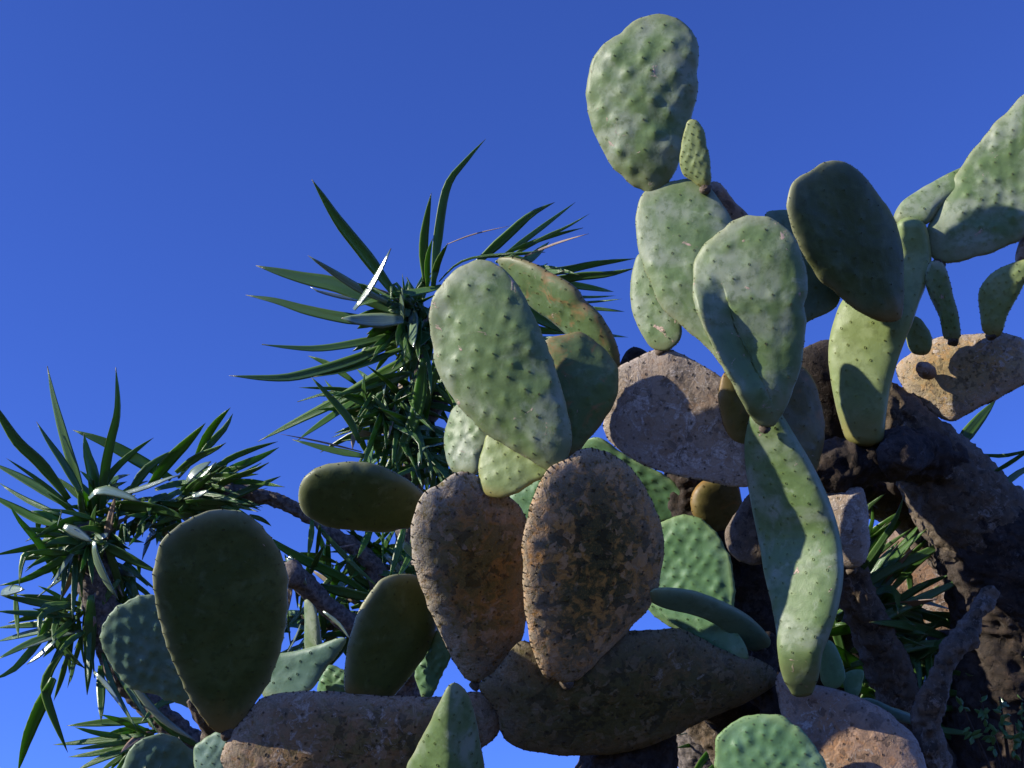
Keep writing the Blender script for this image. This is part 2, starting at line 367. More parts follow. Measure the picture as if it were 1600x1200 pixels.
def pad(parent, outline, d, yaw, pitch, mat, style='smooth', base=None, extra=None, name='pad', label=None, center=None, shrink=0.0, spines=0.0, joint=True, **kw):
    st = dict(STY[style]); st.update(kw)
    O = np.array(outline, float)
    per = np.linalg.norm(np.diff(np.vstack([O, O[:1]]), axis=0), axis=1).sum()
    n = int(min(190, max(44, per / 4.6)))
    O = catmull(O, n, True)
    A = 0.5 * (O[:, 0] * np.roll(O[:, 1], -1) - np.roll(O[:, 0], -1) * O[:, 1])
    C = np.array(center, float) if center else np.array([((O[:, 0] + np.roll(O[:, 0], -1)) * A).sum(), ((O[:, 1] + np.roll(O[:, 1], -1)) * A).sum()]) / (3 * A.sum())
    O = C + (O - C) * (1 - shrink)
    ph_ = rng.random(3) * 30; rr_ = O - C; rr_ /= np.linalg.norm(rr_, axis=1, keepdims=True)
    O = O + rr_ * (1.1 * fbm(np.stack([O[:, 0] / 26, O[:, 1] / 26, 0 * O[:, 0]], -1) + ph_, 2) * (0.5 if style == 'flat' else 1.0))[:, None]
    rad = np.linalg.norm(O - C, axis=1).mean(); R = int(min(38, max(8, rad / 3.0)))
    if base is None: base = O[O[:, 1].argmax()]
    base = np.array(base, float); axis = C - base; axis /= np.linalg.norm(axis) + 1e-9
    ph = np.linspace(0, math.pi / 2, R + 1)[1:]
    S = np.sin(ph) ** 1.0
    rings = C + S[:, None, None] * (O - C)[None]                 # R,n,2
    P2 = np.vstack([C[None], rings.reshape(-1, 2)])
    s = np.concatenate([[0], np.repeat(S, n)])
    f = lambda x, y: surf(x, y, C[0], C[1], d, yaw, pitch, extra)
    P = f(P2[:, 0], P2[:, 1]); e = 0.6
    nx = f(P2[:, 0] + e, P2[:, 1]) - f(P2[:, 0] - e, P2[:, 1]); ny = f(P2[:, 0], P2[:, 1] + e) - f(P2[:, 0], P2[:, 1] - e)
    Nn = np.cross(ny, nx); Nn /= np.linalg.norm(Nn, axis=1, keepdims=True)
    Nn[(Nn * P).sum(1) > 0] *= -1
    t = st['T'] * np.sqrt(np.clip(1 - s ** st['a'], 0, 1))
    # slimmer toward the tip, fuller at the neck
    al = (P2 - base) @ axis; alr = np.clip((al - al.min()) / (al.max() - al.min()), 0, 1)
    t = t * (1.12 - 0.3 * alr)
    Vf = P + Nn * t[:, None]; Vb = (P - Nn * t[:, None])[:-n]    # back shares the rim
    V = np.vstack([Vf, Vb]); nf = len(Vf)
    F = []
    def rid(k, j, back):                                          # ring k (0..R-1), index j
        j %= n
        if back and k < R - 1: return nf + 1 + k * n + j
        return 1 + k * n + j
    for back in (False, True):
        c0 = nf if back else 0
        for j in range(n):
            q = [c0, rid(0, j, back), rid(0, j + 1, back), rid(0, j + 1, back)]
            q = [c0, rid(0, j, back), rid(0, j + 1, back)]
            F.append((q[::-1] if back else q) + [None])
        for k in range(R - 1):
            for j in range(n):
                q = [rid(k, j, back), rid(k + 1, j, back), rid(k + 1, j + 1, back), rid(k, j + 1, back)]
                F.append(q[::-1] if back else q)
    # triangles at the pole: repeat last index only for numpy, drop later
    F = [[q[0], q[1], q[2], q[2]] if q[3] is None else q for q in F]
    pix = np.vstack([P2, P2[:-n]]); rimv = np.concatenate([s, s[:-n]]); fr = np.zeros(len(V), bool); fr[:nf] = True
    alr2 = np.concatenate([alr, alr[:-n]])
    ob = finish_tri(parent, name, V, F, pix, fr, rimv, alr2, axis, st, mat, spines, label)
    if joint and name == 'pad' and per > 250 and 0 < base[1] < 1190:
        q = base + axis * 11; side = np.array([-axis[1], axis[0]])
        near = O[np.abs((O - q) @ axis) < 9]; wd = np.abs((near - q) @ side)
        wd = wd[wd < 40]; r_ = float(np.clip(wd.mean() if len(wd) else 8, 5, 14)) * 0.62
        zb = float(f(np.array([base[0] + axis[0] * 6]), np.array([base[1] + axis[1] * 6]))[0, 2])
        a_, b_ = base - axis * 3, base + axis * 9; zb = zb + 0.006
        stem(ob, [[a_[0], a_[1], zb, r_ * 1.15], [base[0], base[1], zb, r_ * 1.05], [b_[0], b_[1], zb, r_ * 0.5]], 'bark_grey', 'joint', ridge=0.007, und=0.005, rough=0.002)
    return ob

def finish_tri(parent, name, V, F, pix, fr, rimv, al, axis, st, mat, spines, label, skip=0.93):
    ob = finish(parent, name, V, F, pix, fr, rimv, al, axis, M[mat], st['sp'], st['bh'], st['br'], st['un'], st['ro'], st['ao'], st['ar'], spines, label, skip, st.get('ridge', 0.0))
    return ob

# patch: from_pydata must not get repeated indices
_old_link = link_mesh
def link_mesh(name, V, F, mat, parent=None, attrs=None, origin=None, smooth=True):
    G = []
    for f in F:
        g = []
        for i in f:
            if not g or g[-1] != i: g.append(i)
        if g[0] == g[-1]: g = g[:-1]
        G.append(g)
    return _old_link(name, V, G, mat, parent, attrs, origin, smooth)

def loft(parent, LR, mat, style='smooth', d=None, yaw=0, name='pad', label=None, flip=False, e=0.75, spines=0.0, endcap=True, around=None, **kw):
    """LR rows: Lx, Ly, Rx, Ry, depth[, yaw[, T]]"""
    st = dict(STY[style]); st.update(kw)
    rows = []
    for r in LR:
        r = list(r)
        if len(r) == 4: r.append(d)
        if len(r) == 5: r.append(yaw)
        if len(r) == 6: r.append(st['T'])
        rows.append(r)
    A = np.array(rows, float)
    mid = np.hstack([(A[:, 0:2] + A[:, 2:4]) / 2, A[:, :4], A[:, 4:]])
    Ls = np.linalg.norm(np.diff(mid[:, :2], axis=0), axis=1).sum()
    n = int(min(190, max(14, Ls / 3.2)))
    B = catmull(mid, n)
    L2, R2, dd, yw, T = B[:, 2:4], B[:, 4:6], B[:, 6], B[:, 7], B[:, 8]
    hw = np.linalg.norm(R2 - L2, axis=1) / 2
    dz = np.tan(np.radians(yw)) * hw / FPX * dd
    Lp = ray(L2[:, 0], L2[:, 1]) * (dd + dz)[:, None]; Rp = ray(R2[:, 0], R2[:, 1]) * (dd - dz)[:, None]
    Cc = (Lp + Rp) / 2; Ah = (Rp - Lp) / 2
    ax = np.gradient(Cc, axis=0); ax /= np.linalg.norm(ax, axis=1, keepdims=True)
    Bn = np.cross(ax, Ah); Bn /= np.linalg.norm(Bn, axis=1, keepdims=True)
    Bn[(Bn * Cc).sum(1) > 0] *= -1
    per = 2 * hw.max() * 2.2
    m = around or int(min(110, max(16, per / 3.6)))
    ph = np.arange(m) * 2 * math.pi / m
    cs = np.sign(np.cos(ph)) * np.abs(np.cos(ph)) ** e; sn = np.sign(np.sin(ph)) * np.abs(np.sin(ph)) ** e
    tt = np.arange(n)
    sc = np.ones(n); shift = np.zeros(n)
    V = Cc[:, None] + cs[None, :, None] * Ah[:, None] * sc[:, None, None] + sn[None, :, None] * (Bn * T[:, None])[:, None]
    pix = (L2 + R2)[:, None] / 2 + cs[None, :, None] * (R2 - L2)[:, None] / 2
    rim = np.repeat(np.abs(cs)[None], n, 0)
    rings = [V[i] for i in range(n)]; prings = [pix[i] for i in range(n)]; rr = [rim[i] for i in range(n)]; al = [np.full(m, i / (n - 1)) for i in range(n)]
    if endcap:
        def cap(i, sgn):
            out = []; c = Cc[i]; rad = min(np.linalg.norm(Ah[i]), T[i]) * 0.8
            for f_, g in ((0.92, 0.35), (0.72, 0.68), (0.42, 0.92), (0.12, 1.0)):
                out.append((c + (V[i] - c) * f_ + sgn * ax[i] * rad * g, pix[i], rim[i]))
            return out
        for o in cap(0, -1): rings.insert(0, o[0]); prings.insert(0, o[1]); rr.insert(0, o[2]); al.insert(0, np.zeros(m))
        for o in cap(n - 1, 1): rings.append(o[0]); prings.append(o[1]); rr.append(o[2]); al.append(np.ones(m))
    K = len(rings); V = np.vstack(rings + [rings[0].mean(0)[None], rings[-1].mean(0)[None]])
    pixv = np.vstack(prings + [prings[0].mean(0)[None], prings[-1].mean(0)[None]])
    rimv = np.concatenate(rr + [[0.5], [0.5]]); alv = np.concatenate(al + [[0], [1]])
    if flip: alv = 1 - alv
    F = []
    for i in range(K - 1):
        for j in range(m):
            j2 = (j + 1) % m; F.append([i * m + j, i * m + j2, (i + 1) * m + j2, (i + 1) * m + j])
    a0 = K * m
    for j in range(m):
        j2 = (j + 1) % m
        F.append([a0, j2, j, j]); F.append([a0 + 1, (K - 1) * m + j, (K - 1) * m + j2, (K - 1) * m + j2])
    V = np.array(V); Np = mesh_normals(V, np.array(F))
    fr = np.zeros(len(V), bool)
    sinv = np.concatenate([np.tile(sn, K), [0, 0]]); fr = sinv > 0
    axis = (mid[-1, :2] - mid[0, :2]); axis = axis / np.linalg.norm(axis)
    return finish_tri(parent, name, V, F, pixv, fr, np.minimum(rimv, 0.98), alv, axis, st, mat, spines, label, 0.95)

def stem(parent, pts, mat, name='branch', label=None, rough=0.0025, und=0.014, around=None, knobs=0.0, **kw):
    rm = max(p[3] for p in pts); kw.setdefault('ridge', 0.0 if rough == 0 else min(0.011, rm / FPX * 3.0 * 0.2))
    und = min(und * 0.75, rm / FPX * 3.0 * 0.3) if rough else und
    """pts rows: x, y, depth, radius_px"""
    P = np.array(pts, float); ax = np.gradient(P[:, :2], axis=0); ax /= np.linalg.norm(ax, axis=1, keepdims=True)
    pr = np.stack([ax[:, 1], -ax[:, 0]], -1)
    rows = []
    for p, q in zip(P, pr):
        r = p[3]; rows.append([p[0] + q[0] * r, p[1] + q[1] * r, p[0] - q[0] * r, p[1] - q[1] * r, p[2], 0, r / FPX * p[2]])
    return loft(parent, rows, mat, 'arm', name=name, label=label, e=1.0, around=around, sp=0, ro=rough, un=und, **kw)

def worldtube(parent, pts, rad, mat, name='trunk', label=None, m=20, amp=0.012):
    """pts world xyz; rad metres"""
    P = np.array(pts, float); B = []
    A = np.hstack([P, np.array(rad)[:, None]]); n = 40
    K = np.linspace(0, len(P) - 1, n)
    A = np.stack([np.interp(K, np.arange(len(P)), A[:, k]) for k in range(4)], -1)
    for _ in range(3): A[1:-1] = (A[:-2] + A[1:-1] * 2 + A[2:]) / 4
    ax = np.gradient(A[:, :3], axis=0); ax /= np.linalg.norm(ax, axis=1, keepdims=True)
    V = []
    for i in range(n):
        t = np.cross(ax[i], [0.1, 0.95, 0.2]); t /= np.linalg.norm(t); u = np.cross(ax[i], t)
        for j in range(m):
            c, s = math.cos(j * 2 * math.pi / m), math.sin(j * 2 * math.pi / m)
            V.append(A[i, :3] + (t * c + u * s) * A[i, 3])
    V = np.array(V); F = [[i * m + j, i * m + (j + 1) % m, (i + 1) * m + (j + 1) % m, (i + 1) * m + j] for i in range(n - 1) for j in range(m)]
    N = mesh_normals(V, np.array(F)); V = V + N * (amp * fbm(V * 14, 3))[:, None]
    F += [list(range(m))[::-1], [(n - 1) * m + j for j in range(m)]]
    z = np.zeros(len(V))
    ob = link_mesh(name, V, F, M[mat], parent, {'rim': z, 'along': z + 0.5, 'areo': z})
    if label: ob['label'] = label
    return ob

# ------------------------------------------------------------------ ground
me = bpy.data.meshes.new('ground'); gs = 600.0
xs = np.concatenate([[-gs, -100, -30, -12], np.linspace(-8, 8, 41), [12, 30, 100, gs]])
gv = []; 
for y in xs:
    for x in xs:
        r = math.hypot(x, y - 3); hgt = 0.06 * mnoise.noise(Vector((x * 0.5, y * 0.5, 0))) if r < 14 else 0
        gv.append((x, y + 3, hgt))
nx_ = len(xs)
gf = [(j * nx_ + i, j * nx_ + i + 1, (j + 1) * nx_ + i + 1, (j + 1) * nx_ + i) for j in range(nx_ - 1) for i in range(nx_ - 1)]
me.from_pydata(gv, [], gf); me.materials.append(M['soil'])
g = bpy.data.objects.new('ground', me); COL.objects.link(g); g['kind'] = 'structure'
me.polygons.foreach_set('use_smooth', [True] * len(me.polygons))

# ------------------------------------------------------------------ main prickly pear
base_w = at(1560, 1200, 3.35); 
cactus = thing('prickly_pear', 'large old prickly pear cactus filling the centre and right, with corky brown arms', 'cactus', (float(base_w[0]), float(base_w[1]), 0.0))
C_ = cactus

# trunks and arms first
stem(C_, [[1330, 600, 3.30, 30], [1385, 640, 3.30, 44], [1445, 706, 3.32, 58], [1498, 778, 3.34, 76], [1560, 850, 3.35, 86]], 'bark_grey', 'trunk', 'thick grey-brown old stem')
stem(C_, [[1535, 822, 3.35, 84], [1568, 890, 3.35, 96], [1585, 990, 3.36, 92], [1575, 1110, 3.36, 90], [1568, 1240, 3.36, 94]], 'bark', 'trunk', 'lower trunk with shade painted into its bark', rough=0.004)  # same trunk continued in the darker bark, painting its shade
b0 = at(1560, 1230, 3.36); worldtube(C_, [b0, [b0[0] + 0.02, b0[1] - 0.03, 1.5], [b0[0] - 0.05, b0[1] - 0.05, 0.7], [b0[0] - 0.05, b0[1] - 0.05, -0.12]], [0.15, 0.17, 0.2, 0.27], 'bark', 'trunk')
stem(C_, [[1262, 742, 3.20, 30], [1310, 728, 3.20, 42], [1370, 715, 3.22, 40], [1425, 708, 3.26, 44], [1470, 730, 3.30, 50]], 'bark', 'branch', 'dark horizontal branch')
stem(C_, [[1400, 716, 3.10, 33], [1414, 706, 3.18, 34], [1430, 705, 3.26, 30]], 'bark', 'branch_stump', knobs=1)
stem(C_, [[1340, 775, 3.50, 22], [1400, 800, 3.50, 27], [1460, 845, 3.50, 32], [1530, 905, 3.48, 36], [1580, 960, 3.46, 40]], 'bark_grey', 'branch')
stem(C_, [[1322, 850, 3.30, 30], [1335, 920, 3.30, 30], [1362, 980, 3.31, 33], [1395, 1065, 3.33, 36], [1430, 1160, 3.34, 40], [1480, 1260, 3.34, 60]], 'bark_grey', 'branch', 'sunlit diagonal dead stem')
stem(C_, [[1540, 930, 3.10, 14], [1522, 970, 3.06, 17], [1495, 1010, 3.02, 20], [1470, 1050, 3.00, 21], [1455, 1095, 3.00, 25], [1448, 1140, 3.00, 24], [1458, 1185, 3.00, 26], [1470, 1250, 3.10, 34]], 'bark_grey', 'branch', 'gnarled twisting branch', rough=0.004, und=0.02)
stem(C_, [[1195, 1010, 3.16, 14], [1190, 1050, 3.14, 22], [1200, 1090, 3.12, 24], [1235, 1130, 3.12, 30], [1290, 1180, 3.14, 40]], 'bark', 'branch', rough=0.003)
pad(C_, [[1214,1062],[1225,1048],[1260,1068],[1300,1076],[1345,1090],[1385,1112],[1425,1148],[1442,1185],[1450,1230],[1420,1270],[1350,1255],[1287,1205],[1255,1172],[1232,1142],[1220,1110]], 2.97, 12, 20, 'cork_pink', 'arm', base=(1450, 1230), name='arm', label='pinkish scaly old arm', T=0.045)
pad(C_, [[748,1072],[775,1047],[812,1003],[850,1015],[920,1010],[982,987],[1030,984],[1067,985],[1100,1000],[1140,1022],[1185,1030],[1215,1060],[1170,1095],[1110,1120],[1060,1145],[1000,1168],[920,1180],[837,1175],[790,1155],[775,1110]], 3.04, -8, -8, 'cork_dark', 'arm', base=(1215, 1060), name='arm', label='long dark scaly arm', T=0.05)
pad(C_, [[352,1160],[380,1122],[412,1090],[450,1082],[500,1080],[600,1088],[690,1089],[755,1083],[779,1112],[778,1145],[750,1168],[700,1192],[600,1230],[480,1245],[380,1230],[348,1195]], 3.02, -5, 5, 'cork_arm', 'arm', base=(779, 1130), name='arm', label='lavender-grey scaly arm at lower left', T=0.05)
stem(C_, [[1010, 1120, 3.14, 50], [985, 1180, 3.16, 76], [975, 1260, 3.16, 80]], 'bark', 'trunk')
b1 = at(975, 1255, 3.16); worldtube(C_, [b1, [b1[0] + 0.1, b1[1], 1.6], [b1[0] + 0.3, b1[1] + 0.05, 0.8], [b1[0] + 0.45, b1[1] + 0.05, -0.12]], [0.11, 0.12, 0.14, 0.19], 'bark', 'trunk')
stem(C_, [[1120, 1090, 3.2, 40], [1250, 1180, 3.3, 60], [1400, 1270, 3.36, 80]], 'bark', 'branch')

# pads at the back
stem(C_, [[1300, 752, 3.42, 26], [1370, 770, 3.44, 22], [1440, 790, 3.46, 24], [1500, 830, 3.46, 34]], 'bark', 'branch')
pad(C_, [[1335,870],[1375,825],[1440,822],[1500,870],[1530,960],[1515,1040],[1450,1080],[1380,1060],[1335,1000]], 3.72, 20, 10, 'cork_pink', 'cork', base=(1450, 1080), label='added brown backing pad deep in the shade', joint=False)  # this and the next three pads are added as dark backing
pad(C_, [[1300,930],[1345,900],[1390,940],[1400,1010],[1380,1090],[1320,1100],[1285,1030]], 3.62, 10, 0, 'bark', 'cork', base=(1350, 1100), label='added dark backing pad', joint=False)
pad(C_, [[1440,1000],[1500,985],[1550,1040],[1560,1130],[1520,1200],[1440,1190],[1415,1100]], 3.66, 0, 0, 'bark', 'cork', base=(1490, 1200), label='added dark backing pad', joint=False)
pad(C_, [[1240,900],[1290,880],[1330,930],[1335,1010],[1300,1060],[1235,1040],[1215,960]], 3.5, 0, 0, 'bark', 'cork', base=(1270, 1060), label='added dark backing pad', joint=False)
stem(C_, [[1270, 1050, 3.5, 24], [1350, 1120, 3.58, 44], [1450, 1150, 3.6, 60], [1530, 1230, 3.5, 80]], 'bark', 'branch')
pad(C_, [[1195,340],[1212,329],[1240,332],[1262,360],[1285,400],[1303,440],[1312,462],[1302,483],[1272,497],[1250,505],[1225,480],[1205,410]], 3.10, 4, 5, 'blue', 'flat', base=(1245, 505))
pad(C_, [[1108,288],[1122,286],[1137,300],[1150,318],[1168,334],[1180,352],[1165,380],[1135,360],[1118,325]], 3.12, 0, 0, 'cork_pink', 'cork', base=(1165, 380), label='small dry brown pad', T=0.02)
pad(C_, [[1240,565],[1265,540],[1292,532],[1320,540],[1330,580],[1335,640],[1325,700],[1290,720],[1262,690],[1250,620]], 3.36, -10, 10, 'bark', 'cork', base=(1290, 720), label='dark dead pad')
pad(C_, [[970,575],[978,550],[992,541],[1010,548],[1022,566],[1000,590]], 3.2, -10, 0, 'bark', 'cork', base=(1000, 590), T=0.02, name='pad_stub')
pad(C_, [[945,665],[950,640],[956,600],[967,575],[990,562],[1025,546],[1055,549],[1100,572],[1125,590],[1150,615],[1170,650],[1182,700],[1184,745],[1165,760],[1120,754],[1050,741],[1000,724],[968,703],[950,685]], 3.06, 8, 8, 'cork_pale', 'cork', base=(1184, 740), label='broad pale grey corky pad', T=0.022)
pad(C_, [[1135,580],[1160,565],[1200,556],[1245,566],[1268,592],[1282,628],[1288,665],[1284,700],[1275,735],[1262,775],[1245,795],[1215,775],[1180,720],[1150,697],[1132,670],[1123,630],[1126,600]], 3.055, -16, 4, 'amber', 'thick', base=(1245, 795), joint=False, label='amber brown pad', T=0.022, a=2.6)
pad(C_, [[1080,780],[1095,755],[1130,742],[1152,758],[1160,790],[1155,822],[1115,835],[1085,815]], 3.26, -12, -5, 'amber', 'thick', base=(1130, 830))
stem(C_, [[1062, 725, 3.3, 30], [1080, 790, 3.3, 34], [1150, 850, 3.3, 40], [1180, 940, 3.3, 44], [1190, 1030, 3.26, 36], [1220, 1110, 3.2, 40]], 'bark', 'branch')
pad(C_, [[1178,768],[1150,800],[1133,830],[1138,858],[1158,876],[1185,882],[1215,860],[1215,800]], 3.08, 15, 10, 'bark_grey', 'cork', base=(1210, 830), name='pad_stub', T=0.03)
pad(C_, [[1283,778],[1305,768],[1332,761],[1350,768],[1360,830],[1355,872],[1335,888],[1305,876],[1290,820]], 3.16, 22, 8, 'cork_pale', 'cork', base=(1330, 888), T=0.03, label='pale pinkish corky pad segment')
# right group
pad(C_, [[1400,575],[1417,555],[1437,540],[1462,530],[1500,523],[1550,520],[1580,523],[1605,533],[1632,560],[1618,588],[1585,608],[1550,628],[1512,646],[1482,657],[1445,640],[1410,605]], 3.28, 26, 12, 'cork_gold', 'cork', base=(1420, 610), label='golden brown scaly pad', T=0.034)
stem(C_, [[1450, 582, 3.26, 12], [1445, 578, 3.23, 12], [1442, 576, 3.21, 10]], 'cork_pink', 'knob', around=16)
pad(C_, [[1452,412],[1465,408],[1476,415],[1483,437],[1490,465],[1497,492],[1499,528],[1476,528],[1470,500],[1457,470],[1447,442]], 3.16, 30, -12, 'wax', 'flat', base=(1488, 530), sp=16, T=0.013)
pad(C_, [[1600,406],[1575,414],[1550,427],[1533,447],[1529,465],[1532,492],[1537,520],[1562,524],[1573,495],[1583,475],[1602,440],[1622,412],[1615,402]], 3.15, 22, -10, 'yellow', 'flat', base=(1550, 524), sp=16, T=0.014)
pad(C_, [[1590,412],[1594,378],[1604,352],[1626,345],[1640,380],[1625,415]], 3.19, 10, 0, 'cork_pink', 'thick', base=(1605, 415), T=0.015)
pad(C_, [[1420,498],[1432,494],[1448,510],[1456,532],[1450,552],[1425,552],[1416,528]], 3.25, 10, 0, 'yellow', 'flat', base=(1440, 552), sp=18)
pad(C_, [[1397,345],[1405,322],[1425,305],[1450,290],[1478,274],[1505,262],[1525,262],[1520,285],[1490,308],[1467,328],[1448,350],[1418,356]], 3.24, 20, 25, 'wax', 'flat', base=(1420, 352), T=0.018, label='slim pad with a pinkish scar')
pad(C_, [[1597,150],[1575,177],[1557,193],[1525,230],[1500,265],[1485,292],[1468,324],[1450,358],[1446,375],[1450,392],[1462,405],[1482,410],[1510,405],[1537,399],[1575,382],[1602,367],[1642,330],[1668,280],[1676,215],[1660,155],[1628,135]], 3.20, 16, 10, 'wax', 'smooth', base=(1470, 408), sp=30, T=0.022)
loft(C_, [[1402,353,1448,356,3.215],[1400,400,1455,400,3.215],[1383,430,1450,437,3.205],[1325,462,1437,470,3.195],[1304,500,1425,505,3.185],[1295,545,1407,550,3.185],[1299,595,1393,595,3.180],[1308,640,1385,640,3.175],[1320,680,1380,684,3.175]], 'yellow', 'flat', yaw=24, flip=True, T=0.026, sp=30, label='long yellow-green pad')
pad(C_, [[1305,250],[1325,257],[1350,277],[1372,305],[1390,330],[1401,357],[1408,388],[1411,430],[1411,465],[1405,500],[1375,501],[1352,492],[1325,475],[1305,458],[1282,437],[1268,418],[1253,392],[1241,365],[1232,335],[1230,315],[1236,290],[1247,277],[1267,264],[1282,254]], 3.05, -20, 0, 'shade_dark', 'thick', base=(1405, 500), T=0.022, joint=False, label='dark shaded oval pad')

# upper middle group
def curl(u, v):        # the lower left edge of the big pad curls up towards the front
    x = u * 100 + 1171; y = v * 100 + 487
    d = (x - np.interp(y, [435, 515, 577, 640], [1082, 1102, 1132, 1165])) * 0.88
    g = np.clip((y - 400) / 95, 0, 1) * np.clip((668 - y) / 60, 0, 1); g = g * g * (3 - 2 * g)
    q = np.clip(1 - d / 33, 0, 1.2)
    return -0.043 * g * q ** 1.6
pad(C_, [[1000,396],[989,420],[985,450],[987,480],[995,505],[1005,525],[1016,542],[1030,547],[1048,545],[1065,525],[1062,495],[1048,445],[1024,405]], 3.10, 26, 10, 'wax', 'flat', base=(1030, 547), sp=24)
pad(C_, [[1075,190],[1087,188],[1099,204],[1106,232],[1110,262],[1109,290],[1098,294],[1082,283],[1064,268],[1062,244],[1068,214]], 3.03, 18, -10, 'yellow', 'bumpy', base=(1103, 292), sp=13, br=0.006, bh=0.002, T=0.01)
pad(C_, [[1077,280],[1100,287],[1118,305],[1135,330],[1150,365],[1158,410],[1161,460],[1159,520],[1152,590],[1135,580],[1100,537],[1060,505],[1030,472],[1005,412],[994,370],[996,327],[1007,302],[1042,288]], 3.03, 12, 13, 'wax', 'smooth', base=(1145, 588), bh=0.0014, un=0.005, T=0.024, a=2.2)
pad(C_, [[1030,25],[1055,30],[1077,45],[1087,70],[1087,112],[1084,160],[1075,195],[1065,237],[1055,265],[1042,285],[1030,298],[1010,300],[980,280],[957,255],[940,225],[927,195],[918,155],[920,117],[932,88],[950,68],[970,54],[980,42],[1005,29]], 3.10, 12, 2, 'wax', 'smooth', base=(1018, 300), bh=0.0042, br=0.0135, un=0.009, T=0.032, a=2.0, sp=38, label='topmost knobbly pad')
pad(C_, [[1177,337],[1200,340],[1225,355],[1242,377],[1255,405],[1260,435],[1259,485],[1257,525],[1250,575],[1234,620],[1220,650],[1207,666],[1187,664],[1172,647],[1160,622],[1148,600],[1132,577],[1117,545],[1102,515],[1085,472],[1082,435],[1085,410],[1100,385],[1120,367],[1142,349],[1160,340]], 2.945, 14, 2, 'wax', 'smooth', base=(1195, 668), un=0.007, bh=0.002, sp=42, T=0.030, a=2.0, extra=curl, label='large central pad with pinkish scars')
loft(C_, [[1172,652,1222,650,2.985,20],[1165,690,1247,692,2.985,26],[1167,735,1272,735,2.985,28],[1175,785,1294,785,2.985,30],[1186,840,1311,838,2.985,30],[1197,900,1316,895,2.955,32],[1208,945,1308,948,2.93,32],[1215,985,1296,985,2.915,30],[1217,1020,1285,1020,2.91,24],[1222,1050,1281,1048,2.925,16],[1233,1072,1272,1070,2.945,8]], 'wax', 'flat', flip=True, T=0.026, sp=27, e=0.62, label='long S-curved pad')

# centre group
pad(C_, [[777,407],[790,401],[815,405],[852,422],[890,445],[915,470],[937,495],[955,522],[967,550],[969,580],[958,604],[938,590],[912,552],[887,522],[865,503],[840,486],[818,468],[797,437]], 3.18, 42, -30, 'rusty', 'thick', base=(955, 604), T=0.022, sp=22, label='rust-edged pad seen nearly side on')
pad(C_, [[851,536],[880,524],[910,520],[942,543],[962,568],[966,595],[961,622],[945,655],[920,685],[897,712],[875,722],[865,690],[852,640],[845,590]], 3.035, 2, 4, 'rusty', 'smooth', base=(880, 720), T=0.026, a=2.1, bh=0.002, label='pad with orange rust spots')
pad(C_, [[730,622],[712,635],[702,652],[696,682],[697,712],[705,735],[720,742],[737,743],[748,732],[754,707],[764,680],[762,650]], 3.06, 30, 18, 'wax', 'smooth', base=(728, 744), sp=20, bh=0.003, br=0.007)
pad(C_, [[762,680],[755,702],[749,727],[750,750],[758,771],[780,778],[802,771],[822,761],[845,748],[866,736],[862,700],[830,670],[790,665]], 2.975, 20, 14, 'yellow', 'smooth', base=(785, 778), joint=False, sp=25, bh=0.002)
pad(C_, [[740,407],[762,407],[780,417],[800,435],[820,465],[835,495],[847,525],[858,552],[868,580],[878,612],[886,645],[891,677],[890,705],[880,730],[866,738],[857,735],[835,722],[810,707],[785,692],[760,675],[735,652],[715,630],[697,605],[687,585],[677,550],[672,505],[675,475],[685,452],[702,432],[722,415]], 2.95, 13, 3, 'wax', 'smooth', base=(870, 738), T=0.030, a=2.1, un=0.005, bh=0.0028, label='large oval pad in front of the yucca leaves')
pad(C_, [[467,780],[470,760],[480,742],[497,730],[535,721],[572,724],[610,736],[640,752],[663,772],[678,797],[665,815],[635,825],[585,829],[542,826],[510,822],[490,812],[475,800]], 3.06, -9, -26, 'shade_dark', 'thick', base=(678, 800), label='sideways green oval pad')
pad(C_, [[665,768],[685,757],[710,741],[740,742],[775,765],[805,785],[822,812],[830,850],[828,920],[822,962],[810,1005],[785,1035],[760,1058],[740,1066],[722,1054],[700,1015],[680,970],[655,910],[645,860],[643,825],[652,790]], 3.02, -17, -8, 'cork', 'cork', base=(742, 1066), label='brown corky pad with a sunlit edge', T=0.036)
pad(C_, [[855,735],[887,717],[912,703],[940,705],[965,715],[992,737],[1012,770],[1027,805],[1035,840],[1035,872],[1030,902],[1018,942],[1000,965],[972,995],[947,1017],[920,1045],[897,1064],[870,1064],[847,1055],[835,1025],[825,975],[819,925],[817,897],[817,855],[825,810],[837,775]], 2.95, -20, -8, 'cork_orange', 'cork', base=(885, 1064), label='orange-brown mottled corky pad', T=0.038)
pad(C_, [[347,796],[370,799],[390,807],[410,822],[427,845],[442,872],[450,900],[451,930],[447,965],[440,1010],[427,1045],[417,1072],[400,1097],[385,1120],[372,1138],[355,1144],[337,1142],[322,1128],[306,1105],[290,1077],[270,1032],[255,990],[245,950],[240,905],[242,880],[252,847],[270,827],[295,812],[322,800]], 2.95, -24, -10, 'shade_dark', 'thick', base=(355, 1145), label='large dark olive pad at lower left', T=0.017)
pad(C_, [[617,899],[600,904],[587,916],[568,942],[555,970],[545,1005],[540,1045],[541,1085],[570,1098],[605,1095],[637,1062],[660,1030],[678,995],[684,965],[677,930],[658,905],[637,898]], 3.06, -30, -10, 'shade_dark', 'thick', base=(575, 1098), T=0.02, label='dark round pad behind the arm')
pad(C_, [[420,1022],[440,1021],[465,1017],[500,1007],[525,998],[540,997],[538,1008],[525,1026],[510,1043],[497,1063],[485,1078],[455,1092],[415,1092],[408,1060]], 3.07, 16, 8, 'blue', 'flat', base=(440, 1092), extra=lambda u, v: -0.05 * v * v, sp=30)
